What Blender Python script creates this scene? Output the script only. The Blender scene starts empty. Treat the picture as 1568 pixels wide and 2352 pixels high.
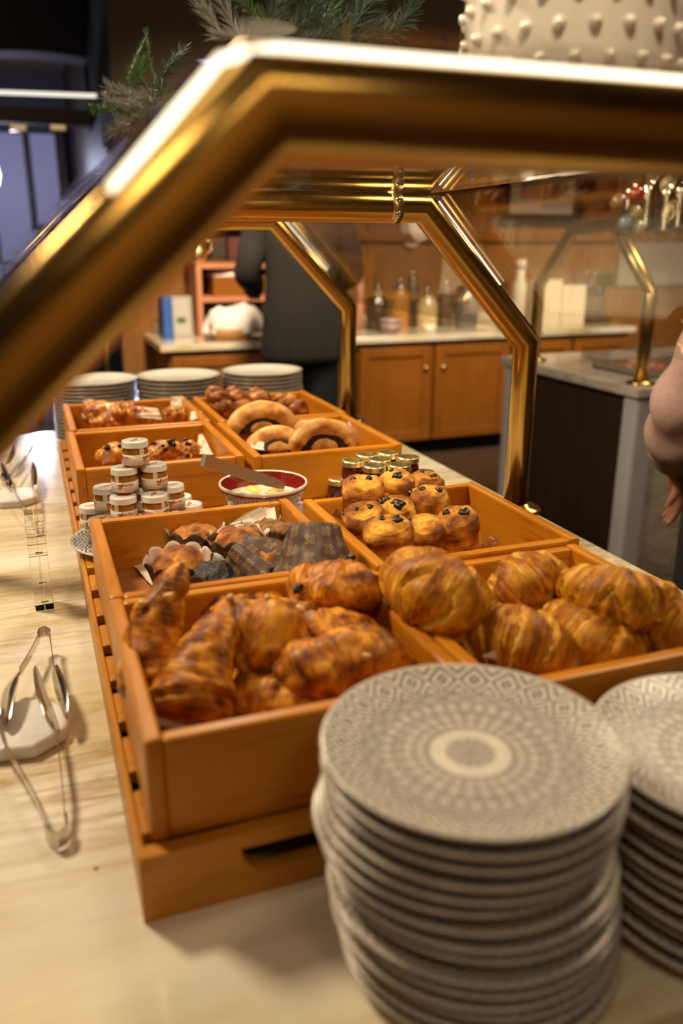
import bpy, bmesh, math, random
import numpy as np
from mathutils import Vector, Matrix, noise, Euler
random.seed(7)
SC = bpy.context.scene
COL = SC.collection
PI = math.pi
# ---------------------------------------------------------------- camera
FPX, PITCH, YAW, EYE = 1900., math.radians(17.96), math.radians(20.3), .5   # world z=0 is the marble counter top, floor at -.78
cam_d = bpy.data.cameras.new('camera'); cam = bpy.data.objects.new('camera', cam_d); COL.objects.link(cam)
cam.location = (0, 0, EYE); cam.rotation_euler = (PI/2-PITCH, 0, -YAW)
cam_d.sensor_fit = 'VERTICAL'; cam_d.sensor_height = 36; cam_d.lens = 36*FPX/2352
cam_d.clip_start = .02; cam_d.dof.use_dof = True; cam_d.dof.focus_distance = 1.17; cam_d.dof.aperture_fstop = 2.8
SC.camera = cam
# ---------------------------------------------------------------- light
w = bpy.data.worlds.new('world'); SC.world = w; w.use_nodes = True
w.node_tree.nodes['Background'].inputs[0].default_value = (.10, .075, .055, 1)
w.node_tree.nodes['Background'].inputs[1].default_value = .15
SC.view_settings.view_transform = 'Standard'; SC.view_settings.look = 'None'
SC.view_settings.gamma = 1; SC.view_settings.exposure = -.06
WARM = (1, .80, .55)
def area(name, loc, target, size, power, color=WARM, spread=PI):
    l = bpy.data.lights.new(name, 'AREA'); l.energy = power; l.color = color; l.shape = 'DISK'; l.size = size; l.spread = spread
    o = bpy.data.objects.new(name, l); COL.objects.link(o); o.location = loc
    o.rotation_euler = (Vector(target)-Vector(loc)).to_track_quat('-Z', 'Y').to_euler(); return o
area('ceiling_light_over_tongs', (-.7, 1.75, 1.7), (.2, .95, 0), .35, 50)
area('ceiling_light_over_counter', (.5, 2.6, 1.7), (.4, 1.6, 0), .35, 22)
area('ceiling_light_near_plates', (-.35, -.25, 1.75), (.3, .5, 0), .3, 4.2)
area('ceiling_light_right', (1.6, .9, 1.7), (.6, 1.2, 0), .4, 14)
area('ceiling_light_back_counter', (1.7, 2.9, 1.85), (1.9, 4.85, -.1), .4, 8, spread=.95)
area('ceiling_light_back_counter_right', (2.9, 2.9, 1.85), (3.1, 4.85, .0), .4, 8, spread=.95)
area('added_fill_behind_camera', (.3, -1.2, 1.85), (.2, -2.3, .3), .5, 24)  # added fill: lights the rear wall so the brass picks up a sheen
area('added_vase_fill', (.05, .0, 1.85), (.40, .8, .80), .25, 1.7, spread=.62)  # added narrow fill that brightens the vase and evergreen, no actual fixture
area('ceiling_light_station', (2.9, 2.3, 1.8), (2.8, 2.7, 0), .5, 26)
area('ceiling_light_back_right', (4.3, 3.0, 1.8), (4.2, 4.9, 0), .5, 8, spread=1.1)
area('ceiling_light_shelves', (.7, 3.0, 1.8), (1.0, 4.95, 0), .4, 12, spread=.95)
area('cool_light_left_room', (-1.2, 6.2, 1.6), (-.6, 6.2, -.7), .6, 6, (.62, .66, 1))
# ---------------------------------------------------------------- pixel helpers (1568x2352 frame -> world)
_f = Vector((math.sin(YAW)*math.cos(PITCH), math.cos(YAW)*math.cos(PITCH), -math.sin(PITCH)))
_r = Vector((math.cos(YAW), -math.sin(YAW), 0)); _u = _r.cross(_f)
def _ray(u, v): return _f*FPX + _r*(u-784) + _u*(1176-v)
def P(u, v, z=0.):
    d = _ray(u, v); return d*((z-EYE)/d.z) + Vector((0, 0, EYE))
def PY(u, v, y):
    d = _ray(u, v); return d*(y/d.y) + Vector((0, 0, EYE))
def PX(u, v, x):
    d = _ray(u, v); return d*(x/d.x) + Vector((0, 0, EYE))
# ---------------------------------------------------------------- object helpers
def tag(o, label=None, cat=None, group=None, kind=None):
    if label: o['label'] = label
    if cat: o['category'] = cat
    if group: o['group'] = group
    if kind: o['kind'] = kind
    return o
def empty(name, loc=(0, 0, 0), rot=(0, 0, 0)):
    o = bpy.data.objects.new(name, None); COL.objects.link(o); o.location = loc; o.rotation_euler = rot
    o.empty_display_size = .02; return o
def kids(o): return [c for c in COL.objects if c.parent == o]
def copy_tree(o, parent=None):
    c = o.copy(); COL.objects.link(c); c.parent = parent
    for k in kids(o): copy_tree(k, c)
    return c
def mesh(name, v, f, mat=None, parent=None, smooth=True, uv=None, attr=None, loc=None, rot=None, bevel=0, seg=2, mats=None, fmat=None):
    me = bpy.data.meshes.new(name); me.from_pydata([tuple(p) for p in v], [], f); me.update()
    me.polygons.foreach_set('use_smooth', [smooth]*len(me.polygons))
    if uv is not None:
        l = me.uv_layers.new(name='UVMap')
        k = 0
        for p in me.polygons:
            us = [uv[i] for i in p.vertices]
            wrap = max(q[1] for q in us)-min(q[1] for q in us) > .5
            for q in us:
                l.data[k].uv = (q[0], q[1]+1 if wrap and q[1] < .5 else q[1]); k += 1
    if attr is not None:
        a = me.attributes.new('brown', 'FLOAT', 'POINT'); a.data.foreach_set('value', list(attr))
    for m in (mats or [mat]):
        if m: me.materials.append(m)
    if fmat: me.polygons.foreach_set('material_index', fmat)
    o = bpy.data.objects.new(name, me); COL.objects.link(o); o.parent = parent
    if loc is not None: o.location = loc
    if rot is not None: o.rotation_euler = rot
    if bevel:
        b = o.modifiers.new('bevel', 'BEVEL'); b.width = bevel; b.segments = seg; b.limit_method = 'ANGLE'
    return o
class MB:
    def __init__(s): s.v = []; s.f = []
    def add(s, vf):
        n = len(s.v); s.v += [Vector(p) for p in vf[0]]; s.f += [tuple(i+n for i in q) for q in vf[1]]; return s
    def build(s, name, mat, parent=None, **k): return mesh(name, s.v, s.f, mat, parent, **k)
def boxvf(x0, x1, y0, y1, z0, z1):
    v = [(x, y, z) for z in (z0, z1) for y in (y0, y1) for x in (x0, x1)]
    return v, [(0, 2, 3, 1), (4, 5, 7, 6), (0, 1, 5, 4), (2, 6, 7, 3), (0, 4, 6, 2), (1, 3, 7, 5)]
def box(name, b, mat, parent=None, bevel=.002, **k):
    cx, cy, cz = (b[0]+b[1])/2, (b[2]+b[3])/2, (b[4]+b[5])/2
    v, f = boxvf(b[0]-cx, b[1]-cx, b[2]-cy, b[3]-cy, b[4]-cz, b[5]-cz)
    return mesh(name, v, f, mat, parent, smooth=False, loc=(cx, cy, cz), bevel=bevel, **k)
def lathe(prof, n=40, cx=0, cy=0, rfn=None):
    v, f = [], []
    for i, (r, z) in enumerate(prof):
        for j in range(n):
            a = 2*PI*j/n; rr = r*(rfn(i, a) if rfn else 1)
            v.append((cx+rr*math.cos(a), cy+rr*math.sin(a), z))
    for i in range(len(prof)-1):
        for j in range(n):
            f.append((i*n+j, i*n+(j+1) % n, (i+1)*n+(j+1) % n, (i+1)*n+j))
    return v, f
def crom(pts, t):
    n = len(pts)-1; x = min(max(t, 0), 1)*n; i = min(int(x), n-1); s = x-i
    p = [Vector(pts[max(i-1, 0)]), Vector(pts[i]), Vector(pts[i+1]), Vector(pts[min(i+2, n)])]
    return .5*((2*p[1])+(-p[0]+p[2])*s+(2*p[0]-5*p[1]+4*p[2]-p[3])*s*s+(-p[0]+3*p[1]-3*p[2]+p[3])*s**3)
def tubevf(path, r, n=16, cap=True):
    path = [Vector(p) for p in path]; v, f = [], []; m = len(path); side = None
    for i, c in enumerate(path):
        if i == 0: t = path[1]-path[0]
        elif i == m-1: t = path[-1]-path[-2]
        else: t = (path[i+1]-path[i]).normalized()+(path[i]-path[i-1]).normalized()
        t.normalize()
        if side is None: side = t.cross(Vector((0, 0, 1)) if abs(t.z) < .9 else Vector((0, 1, 0))).normalized()
        side = (side-t*side.dot(t)).normalized(); q = t.cross(side)
        k = 1.0
        if 0 < i < m-1: k = 1/max(.4, math.cos((path[i+1]-path[i]).angle(path[i]-path[i-1])/2))
        rr = r[i] if hasattr(r, '__len__') else r
        # widen only in the bend plane
        bd = ((path[i+1]-path[i]).normalized()-(path[i]-path[i-1]).normalized()) if 0 < i < m-1 else None
        for j in range(n):
            a = 2*PI*j/n; o = side*math.cos(a)*rr+q*math.sin(a)*rr
            if bd is not None and bd.length > 1e-5:
                b = bd.normalized(); o = o+b*(o.dot(b)*(k-1))
            v.append(c+o)
    for i in range(m-1):
        for j in range(n): f.append((i*n+j, (i+1)*n+j, (i+1)*n+(j+1) % n, i*n+(j+1) % n))
    if cap: f.append(tuple(range(n))); f.append(tuple(reversed(range((m-1)*n, m*n))))
    return v, f
def ribbonvf(path, wdir, width, th):
    """flat strip whose width runs along wdir"""
    path = [Vector(p) for p in path]; v, f = [], []; m = len(path)
    for i, c in enumerate(path):
        t = (path[min(i+1, m-1)]-path[max(i-1, 0)]).normalized()
        W = Vector(wdir[i] if isinstance(wdir, list) else wdir).normalized(); nn = t.cross(W).normalized()
        wd = width[i] if hasattr(width, '__len__') else width
        for a, b in ((-1, -1), (1, -1), (1, 1), (-1, 1)): v.append(c+W*a*wd/2+nn*b*th/2)
    for i in range(m-1):
        for j in range(4): f.append((i*4+j, (i+1)*4+j, (i+1)*4+(j+1) % 4, i*4+(j+1) % 4))
    f.append((0, 1, 2, 3)); f.append((m*4-1, m*4-2, m*4-3, m*4-4)); return v, f
def loft(spine, prof, n=32, m=48, disp=None, brown=None, up=(0, 0, 1)):
    v, f, uv, at = [], [], [], []; up = Vector(up)
    for i in range(m+1):
        u = i/m; c = crom(spine, u); t = (crom(spine, min(u+.02, 1))-crom(spine, max(u-.02, 0))).normalized()
        s = t.cross(up)
        s = s.normalized() if s.length > .05 else Vector((1, 0, 0)); q = s.cross(t)
        ra, rb = prof(u)
        for j in range(n):
            th = 2*PI*j/n; k = 1+(disp(u, th) if disp else 0)
            v.append(c+s*(ra*math.cos(th)*k)+q*(rb*math.sin(th)*k)); uv.append((u, j/n)); at.append(brown(u, th) if brown else .4)
    for i in range(m):
        for j in range(n): f.append((i*n+j, i*n+(j+1) % n, (i+1)*n+(j+1) % n, (i+1)*n+j))
    f.append(tuple(reversed(range(n)))); f.append(tuple(range(m*n, (m+1)*n)))
    return v, f, uv, at
def fbm(x, y, z, o=3): return noise.fractal(Vector((x, y, z)), 1., 2., o)
# ---------------------------------------------------------------- material helpers
class NT:
    def __init__(s, name):
        s.m = bpy.data.materials.new(name); s.m.use_nodes = True; s.t = s.m.node_tree; s.b = s.t.nodes['Principled BSDF']
    def n(s, typ, ins={}, **pr):
        x = s.t.nodes.new(typ)
        for k, v in pr.items(): setattr(x, k, v)
        for k, v in ins.items(): s.set(x, k, v)
        return x
    def set(s, x, k, v):
        i = x.inputs[k]
        if isinstance(v, bpy.types.NodeSocket): s.t.links.new(v, i)
        elif isinstance(v, bpy.types.Node): s.t.links.new(v.outputs[0], i)
        else: i.default_value = (*v, 1) if hasattr(v, '__len__') and len(v) == 3 and i.type == 'RGBA' else v
    def ma(s, op, a, b=0., c=0.):
        return s.n('ShaderNodeMath', {0: a, 1: b, 2: c}, operation=op).outputs[0]
    def mix(s, f, a, b):
        x = s.n('ShaderNodeMix', data_type='RGBA'); s.set(x, 0, f); s.set(x, 6, a); s.set(x, 7, b); return x.outputs[2]
    def ramp(s, f, st):
        x = s.n('ShaderNodeValToRGB', {0: f}); e = x.color_ramp.elements
        while len(e) < len(st): e.new(.5)
        for i, (p, c) in enumerate(st): e[i].position = p; e[i].color = (*c, 1) if hasattr(c, '__len__') else (c, c, c, 1)
        return x.outputs[0]
    def coords(s, kind='Object', scale=(1, 1, 1), rot=(0, 0, 0), rnd=False):
        tc = s.n('ShaderNodeTexCoord').outputs[kind]
        if rnd:
            oi = s.n('ShaderNodeObjectInfo').outputs['Random']
            tc = s.n('ShaderNodeVectorMath', {0: tc, 1: s.n('ShaderNodeVectorMath', {0: s.n('ShaderNodeCombineXYZ', {0: oi, 1: oi, 2: oi}), 1: (3.1, 7.3, 5.7)}, operation='MULTIPLY')}, operation='ADD').outputs[0]
        return s.n('ShaderNodeMapping', {'Vector': tc, 'Scale': scale, 'Rotation': rot}).outputs[0]
    def noise(s, vec, sc, det=4, rough=.55, dist=0):
        return s.n('ShaderNodeTexNoise', {'Vector': vec, 'Scale': sc, 'Detail': det, 'Roughness': rough, 'Distortion': dist}).outputs[0]
    def bump(s, h, st=.3, d=.001):
        s.set(s.b, 'Normal', s.n('ShaderNodeBump', {'Height': h, 'Strength': st, 'Distance': d}).outputs[0])
    def p(s, **k):
        for a, v in k.items(): s.set(s.b, {'col': 'Base Color', 'rough': 'Roughness', 'metal': 'Metallic', 'coat': 'Coat Weight', 'crough': 'Coat Roughness', 'spec': 'Specular IOR Level', 'sheen': 'Sheen Weight', 'trans': 'Transmission Weight', 'sss': 'Subsurface Weight', 'alpha': 'Alpha'}[a], v)
        return s
def plain(name, col, rough=.5, metal=0., coat=0., nz=0., nsc=40, bump=0.):
    a = NT(name); a.p(rough=rough, metal=metal, coat=coat)
    if nz or bump:
        n_ = a.noise(a.coords(), nsc)
        a.p(col=a.mix(n_, tuple(c*(1-nz) for c in col), tuple(min(1, c*(1+nz)) for c in col)))
        if bump: a.bump(n_, bump, .002)
    else: a.p(col=col)
    return a.m
def emit(name, col, st):
    a = NT(name); a.set(a.b, 'Base Color', (0, 0, 0)); a.set(a.b, 'Emission Color', col); a.set(a.b, 'Emission Strength', st); return a.m
def wood(name, c1, c2, c3, rough=.38, coat=.25, sc=(2.2, 24, 24), nsc=3.2):
    a = NT(name); v = a.coords(scale=sc, rnd=True)
    n1 = a.noise(v, nsc, 6, .6, .9); n2 = a.noise(a.coords(scale=(sc[0]*4, sc[1]*9, sc[2]*9), rnd=True), 4, 3)
    n3 = a.noise(a.coords(scale=(5, 7, 7), rnd=True), 1.2, 2)
    c = a.ramp(n1, [(.3, c2), (.47, c1), (.6, c1), (.75, c3)])
    c = a.mix(a.ma('MULTIPLY', n2, .28), c, c2)
    c = a.mix(a.ramp(n3, [(.35, .35), (.65, 0.)]), c, c3)
    a.p(col=c, rough=a.ma('MULTIPLY_ADD', n1, .25, rough-.12), coat=coat*.5, crough=.25, spec=.3); a.bump(n2, .12, .001); return a.m
M = {}
M['pine'] = wood('orange_varnished_pine', (.56, .20, .008), (.32, .085, .004), (.70, .29, .013))
M['pine_base'] = wood('varnished_pine_base', (.54, .215, .016), (.34, .11, .008), (.64, .30, .028))
M['pine_dark'] = wood('reddish_pine_slat', (.36, .13, .03), (.22, .07, .015), (.44, .17, .04), .6, 0.)
M['cabinet'] = wood('cherry_cabinet_wood', (.25, .082, .008), (.18, .055, .005), (.30, .105, .012), .45, .1, (14, 14, 1.6), 2)
M['panel'] = wood('wall_panel_wood', (.27, .115, .028), (.21, .085, .018), (.33, .145, .036), .5, 0, (9, 9, 1.), 2)
M['darkpanel'] = wood('dark_panel_wood', (.03, .017, .01), (.02, .012, .008), (.04, .022, .013), .5, 0, (14, 14, 1.6), 2)
M['floorwood'] = wood('dark_floor_boards', (.10, .06, .035), (.06, .035, .02), (.13, .08, .05), .4, .1, (2, 12, 12), 2)
def marble(name, base, warm, vein, sc, rot, amt=1., gloss=.13):
    a = NT(name); v = a.coords(scale=sc, rot=rot)
    w1 = a.noise(v, 1.6, 6, .55, 1.2); w2 = a.noise(v, 3.7, 5, .6, 1.8); blot = a.noise(a.coords(scale=(2, 5, 5), rot=rot), 1.1, 3)
    c = a.mix(a.ramp(blot, [(.36, 0.), (.62, 1.)]), base, warm)
    ln = a.ramp(a.ma('ABSOLUTE', a.ma('SUBTRACT', w1, .5)), [(0, 1.), (.018, .55), (.07, 0.)])
    l2 = a.ramp(a.ma('ABSOLUTE', a.ma('SUBTRACT', w2, .47)), [(0, 1.), (.03, .25), (.09, 0.)])
    msk = a.ramp(a.noise(a.coords(scale=(1, 2, 2), rot=rot), 2.2, 2), [(.4, .15), (.65, 1.)])
    c = a.mix(a.ma('MULTIPLY', a.ma('MULTIPLY', ln, msk), .75*amt), c, vein)
    c = a.mix(a.ma('MULTIPLY', a.ma('MULTIPLY', l2, msk), .42*amt), c, vein)
    a.p(col=c, rough=gloss, coat=.2, crough=.06); return a.m
M['marble'] = marble('cream_marble', (.80, .75, .65), (.70, .60, .40), (.36, .24, .08), (1.3, 8, 8), (0, 0, .20), 1.05)
M['marble_grey'] = marble('white_grey_veined_marble', (.62, .57, .50), (.52, .46, .38), (.16, .13, .11), (2.2, 2.2, 7), (0, .8, 0), 1.)
M['marble_white'] = marble('white_marble', (.80, .78, .75), (.72, .69, .66), (.45, .42, .40), (9, 14, 9), (0, 0, .5), .5, .25)
a = NT('polished_brass'); n_ = a.noise(a.coords(scale=(6, 6, 30)), 6, 3)
a.p(col=(.50, .30, .075), metal=1., rough=a.ma("MULTIPLY_ADD", n_, .14, .13)); a.bump(a.noise(a.coords(), 9, 2), .08, .004); M['brass'] = a.m
M['brass_dull'] = plain('worn_brass', (.62, .42, .15), .28, 1.)
M['steel'] = plain('stainless_steel', (.62, .56, .50), .2, 1., nz=.06, nsc=60)
M['steel_brushed'] = plain('brushed_steel', (.62, .57, .50), .42, 1., nz=.1, nsc=90)
M['gold_lid'] = plain('gold_lid_metal', (.95, .78, .40), .30, 1.)
a = NT('clear_glass_pane')       # thin pane: transparent with a fresnel sheen
g = a.n('ShaderNodeBsdfGlossy', {'Color': (.95, .95, .95), 'Roughness': .015}); tr = a.n('ShaderNodeBsdfTransparent', {'Color': (.97, .975, .96)})
ge = a.n('ShaderNodeNewGeometry'); dt = a.ma('ABSOLUTE', a.n('ShaderNodeVectorMath', {0: ge.outputs['Normal'], 1: ge.outputs['Incoming']}, operation='DOT_PRODUCT').outputs['Value'])
fr = a.ma('MULTIPLY_ADD', a.ma('POWER', a.ma('SUBTRACT', 1., dt), 5.), .95, .04); ms = a.n('ShaderNodeMixShader', {0: fr, 1: tr, 2: g})
a.t.links.new(ms.outputs[0], a.t.nodes['Material Output'].inputs[0]); M['glass'] = a.m
a = NT('clear_acrylic'); a.p(col=(.97, .96, .93), rough=.03, trans=1.); a.set(a.b, 'IOR', 1.3); M['acrylic'] = a.m
M['led'] = emit('warm_led_strip', (1, .86, .62), 3.2)
M['led_cool'] = emit('white_led_strip', (1, .93, .80), 1.1)
M['white_ceramic'] = plain('white_ceramic', (.80, .76, .68), .12, coat=.5)
M['plate_under'] = plain('grey_beige_glaze', (.52, .46, .40), .25, coat=.3)
M['black'] = plain('black_void', (.006, .005, .005), .9)
M['chocolate'] = plain('dark_chocolate', (.014, .008, .006), .28, nz=.3, nsc=300, bump=.4)
M['choc_cake'] = plain('dark_chocolate_cake', (.017, .012, .010), .42, nz=.5, nsc=260, bump=1.)
a = NT('parchment_paper'); n_ = a.noise(a.coords(), 30, 4)
a.p(col=a.mix(n_, (.70, .58, .46), (.82, .72, .60)), rough=.6); a.bump(a.noise(a.coords(), 8, 2), .4, .01); M['paper'] = a.m
def flaky(name, pale, mid, dark, us=70, vs=4, amt=.55, coat=.35, bias=0.):
    a = NT(name); uvv = a.n('ShaderNodeTexCoord').outputs['UV']
    oi = a.n('ShaderNodeObjectInfo').outputs['Random']
    mp = a.n('ShaderNodeMapping', {'Vector': uvv, 'Scale': (us, vs, 1), 'Location': a.n('ShaderNodeCombineXYZ', {0: a.ma('MULTIPLY', oi, 37.), 1: oi, 2: 0.})}).outputs[0]
    st = a.noise(mp, 1., 5, .6, .7); bl = a.noise(a.coords(rnd=True), 42, 4, .6); fine = a.noise(a.coords(rnd=True), 230, 3)
    br = a.n('ShaderNodeAttribute', attribute_name='brown').outputs['Fac']
    k = a.ma('ADD', br, a.ma('MULTIPLY', a.ma('SUBTRACT', st, .5), amt*2.2)); k = a.ma('ADD', k, a.ma('MULTIPLY', a.ma('SUBTRACT', bl, .5), 1.7)); k = a.ma('ADD', k, bias)
    a.p(col=a.ramp(k, [(0., pale), (.36, mid), (.66, tuple((p+q)/2 for p, q in zip(mid, dark))), (.98, dark)]), rough=a.ma('MULTIPLY_ADD', fine, .3, .28), coat=coat, crough=.3, spec=.25)
    a.bump(a.ma('ADD', st, a.ma('MULTIPLY', fine, .35)), .55, .0022); return a.m
M['croissant'] = flaky('croissant_crust', (.92, .50, .06), (.66, .27, .012), (.24, .055, .004), 80, 5, .85, .10)
M['danish'] = flaky('caramelised_danish_crust', (.86, .38, .03), (.56, .185, .008), (.13, .028, .003), 34, 9, .75, .10, -.03)
M['pain'] = flaky('pain_au_chocolat_crust', (.86, .46, .06), (.60, .235, .014), (.21, .052, .005), 60, 2.5, .95, .08)
M['glazed'] = flaky('glazed_golden_crust', (.95, .52, .12), (.68, .26, .04), (.24, .06, .012), 40, 8, .5, .7)
M['pecan'] = flaky('dark_glazed_braid', (.62, .26, .05), (.36, .11, .02), (.10, .025, .008), 40, 8, .5, .6, .05)
M['coil'] = flaky('soft_golden_dough', (.86, .48, .14), (.66, .30, .07), (.34, .11, .02), 18, 4, .2, .2, -.1)
M['nut'] = plain('toasted_nut', (.80, .46, .15), .4, nz=.25, nsc=90)
def cake(name, c1, c2, c3):
    a = NT(name); n1 = a.noise(a.coords(rnd=True), 90, 5, .65); n2 = a.noise(a.coords(rnd=True), 22, 3)
    br = a.n('ShaderNodeAttribute', attribute_name='brown').outputs['Fac']
    k = a.ma('ADD', a.ma('MULTIPLY', br, .6), a.ma('MULTIPLY', a.ma('ADD', n1, n2), .42))
    a.p(col=a.ramp(k, [(.25, c1), (.55, c2), (.85, c3)]), rough=.75); a.bump(n1, .9, .003); return a.m
M['cake'] = cake('golden_muffin_cake', (.82, .38, .06), (.54, .19, .022), (.22, .06, .01))
M['cake_brown'] = cake('brown_muffin_cake', (.46, .24, .08), (.32, .15, .045), (.15, .06, .02))
M['butter'] = plain('yellow_butter', (.92, .74, .18), .3, nz=.1, nsc=30, coat=.2)
M['cream'] = plain('cream_glaze', (.82, .76, .60), .2, coat=.4)
# patterned stoneware plate: rings of printed motifs, in polar coordinates of the plate itself
def plate_mat(name, R, light, dark, N=22, amt=1.):
    a = NT(name); s = a.n('ShaderNodeSeparateXYZ', {0: a.n('ShaderNodeTexCoord').outputs['Object']})
    x, y = s.outputs[0], s.outputs[1]; g = a.ma
    r = g('DIVIDE', g('SQRT', g('ADD', g('MULTIPLY', x, x), g('MULTIPLY', y, y))), R); th = g('DIVIDE', g('ARCTAN2', y, x), 2*PI)
    tri = lambda v: g('MULTIPLY', g('ABSOLUTE', g('SUBTRACT', g('FRACT', v), .5)), 2.)
    btw = lambda lo, hi: g('MULTIPLY', g('GREATER_THAN', r, lo), g('LESS_THAN', r, hi))
    tot = None
    def add(v):
        nonlocal tot
        tot = v if tot is None else g('ADD', tot, v)
    # rim: nested diamonds and crosses
    fr_ = g('ABSOLUTE', g('DIVIDE', g('SUBTRACT', r, .85), .125)); d = g('ADD', tri(g('MULTIPLY', th, N)), fr_)
    add(g('MULTIPLY', btw(.725, .975), g('GREATER_THAN', tri(g('MULTIPLY', d, 1.75)), .50)))
    q = g('MULTIPLY', g('SINE', g('MULTIPLY', th, 2*PI*22)), g('SINE', g('MULTIPLY', r, 60.)))
    add(g('MULTIPLY', btw(.60, .71), g('MULTIPLY', g('GREATER_THAN', q, .05), .55)))
    q = g('MULTIPLY', tri(g('MULTIPLY', th, 36.)), tri(g('MULTIPLY', r, 9.)))
    add(g('MULTIPLY', btw(.50, .595), g('MULTIPLY', g('GREATER_THAN', q, .30), .75)))
    q = g('ADD', tri(g('MULTIPLY', th, 28.)), tri(g('MULTIPLY', r, 12.)))
    add(g('MULTIPLY', btw(.29, .49), g('MULTIPLY', g('GREATER_THAN', q, 1.05), .75)))
    pet = g('ADD', .20, g('MULTIPLY', g('ABSOLUTE', g('SINE', g('MULTIPLY', th, 2*PI*6.5))), .05))
    ring = g('MULTIPLY', g('GREATER_THAN', r, .165), g('LESS_THAN', r, .27)); add(ring)
    add(g('MULTIPLY', g('LESS_THAN', r, .165), g('MULTIPLY', g('GREATER_THAN', g('SINE', g('MULTIPLY', th, 2*PI*13)), .1), .6)))
    for q in (.82, .655, .495, .283):
        pass
    add(g('MULTIPLY', btw(.976, 1.2), .9))
    n1 = a.noise(a.coords(), 70, 3)
    f = g('MULTIPLY', g('MAXIMUM', g('MINIMUM', tot, 1.), g('MULTIPLY', g('LESS_THAN', r, .72), .30)), g('MULTIPLY_ADD', n1, .5*amt, .60))
    c = a.mix(f, dark, light); a.p(col=c, rough=.34, coat=.3, crough=.3); return a.m
RP1 = .104
M['plate_grey'] = plate_mat('grey_patterned_stoneware', RP1, (.80, .73, .64), (.17, .155, .14))
M['dish_black'] = plate_mat('black_patterned_porcelain', .095, (.78, .75, .70), (.10, .09, .085), 16)
# ---------------------------------------------------------------- the setting
def struct(o): o['kind'] = 'structure'; return o
FZ = -.78; CZ = 1.95; BW = 5.25
struct(box('floor', (-6, 6.5, -2.5, 9, FZ-.05, FZ), M['floorwood'], bevel=0))
struct(box('ceiling', (-6, 6.5, -2.5, 9, CZ, CZ+.05), plain('dark_brown_ceiling', (.10, .065, .04), .8), bevel=0))
struct(box('wall_back', (.52, 6.5, BW, BW+.15, FZ, CZ), M['panel'], bevel=0))
struct(box('wall_right', (6.3, 6.45, -2.5, BW, FZ, CZ), plain('beige_wall', (.42, .32, .22), .8), bevel=0))
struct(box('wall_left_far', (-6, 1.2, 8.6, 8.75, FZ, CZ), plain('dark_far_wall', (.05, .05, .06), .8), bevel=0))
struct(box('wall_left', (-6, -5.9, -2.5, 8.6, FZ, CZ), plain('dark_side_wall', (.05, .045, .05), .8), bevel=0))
struct(box('wall_behind', (-6, 6.5, -2.5, -2.4, FZ, CZ), plain('brown_side_wall', (.34, .22, .10), .8), bevel=0))
struct(box('wall_return', (.52, .64, BW+.15, 8.6, FZ, CZ), M['darkpanel'], bevel=0))
struct(box('trim_8', (.50, 6.3, 4.55, BW, 1.02, CZ), plain('dark_brown_bulkhead', (.06, .036, .018), .8), bevel=0))
# horizontal rail and vertical joints of the panelling
for i, px in enumerate((845, 1115, 1335)):
    q = PY(px, 600, BW); struct(box('trim_%d' % (i+2), (q.x-.012, q.x+.012, BW-.012, BW, .0, CZ), M['cabinet'], bevel=.003))
q = PY(1000, 545, BW); struct(box('trim_1', (.7, 6.3, BW-.045, BW, q.z-.025, q.z+.025), M['cabinet'], bevel=.004))
# carpet in the left room
struct(box('floor_carpet', (-6, .5, 2.9, 8.6, FZ, FZ+.006), plain('blue_grey_carpet', (.15, .14, .19), .95, nz=.3, nsc=20), bevel=0))
# arched soffit of the left room
def arch_soffit():
    y0, y1 = 6.0, 6.25; c = PY(100, 300, y0); R1 = 1.05; pts = []
    xl, xr = -3.2, .52; zt = CZ; zb = PY(100, 290, y0).z
    v, f = [], []
    n = 24; a = c.x
    for i in range(n+1):
        t = i/n; x = a-R1+2*R1*t; z = zb+.42*math.sqrt(max(0, 1-(2*t-1)**2))
        for y in (y0, y1): v += [(x, y, z), (x, y, zt)]
    for i in range(n):
        k = i*4; f += [(k, k+4, k+5, k+1), (k+2, k+3, k+7, k+6), (k, k+2, k+6, k+4)]
    mb = MB().add((v, f)).add(boxvf(xl, a-R1, y0, y1, zb, zt)).add(boxvf(a+R1, xr, y0, y1, zb, zt))
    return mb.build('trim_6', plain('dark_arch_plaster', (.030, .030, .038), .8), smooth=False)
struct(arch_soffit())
q0, q1 = PY(-300, 262, 5.95), PY(330, 285, 5.95)
struct(box('trim_7', (q0.x, .52, 5.9, 6.0, q1.z-.03, q1.z+.06), plain('brown_lintel', (.10, .07, .05), .7)))
# window with pale night light behind dark curtains
WY = 8.5
q0, q1 = PY(-60, 300, WY), PY(160, 620, WY)
win = struct(empty('window_1', (0, 0, 0)))
a = NT('dusk_window_glow'); s = a.noise(a.coords(), 1.4, 1)
a.set(a.b, 'Base Color', (0, 0, 0)); a.set(a.b, 'Emission Color', (.52, .50, .92)); a.set(a.b, 'Emission Strength', .3)
box('window_pane', (q0.x-.6, q1.x, WY+.03, WY+.05, -.3, q0.z), a.m, win, bevel=0)
box('window_frame', (q1.x-.02, q1.x+.06, WY-.02, WY+.06, -.3, q0.z+.1), M['darkpanel'], win)
box('window_mullion', (PY(68, 400, WY).x-.03, PY(68, 400, WY).x+.03, WY-.02, WY+.06, -.3, q0.z), M['darkpanel'], win)
def curtain(x0, x1, y, z0, z1, mat, label, folds=9):
    v, f = [], []; n = folds*8
    for i in range(n+1):
        t = i/n; x = x0+(x1-x0)*t; yy = y+.035*math.sin(t*folds*2*PI)+.01*math.sin(t*17)
        v += [(x, yy, z0), (x, yy, z1), (x, yy+.012, z0), (x, yy+.012, z1)]
    for i in range(n):
        k = i*4; f += [(k, k+4, k+5, k+1), (k+2, k+3, k+7, k+6)]
    o = mesh('curtain', v, f, mat); tag(o, label, 'curtain')
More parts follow.
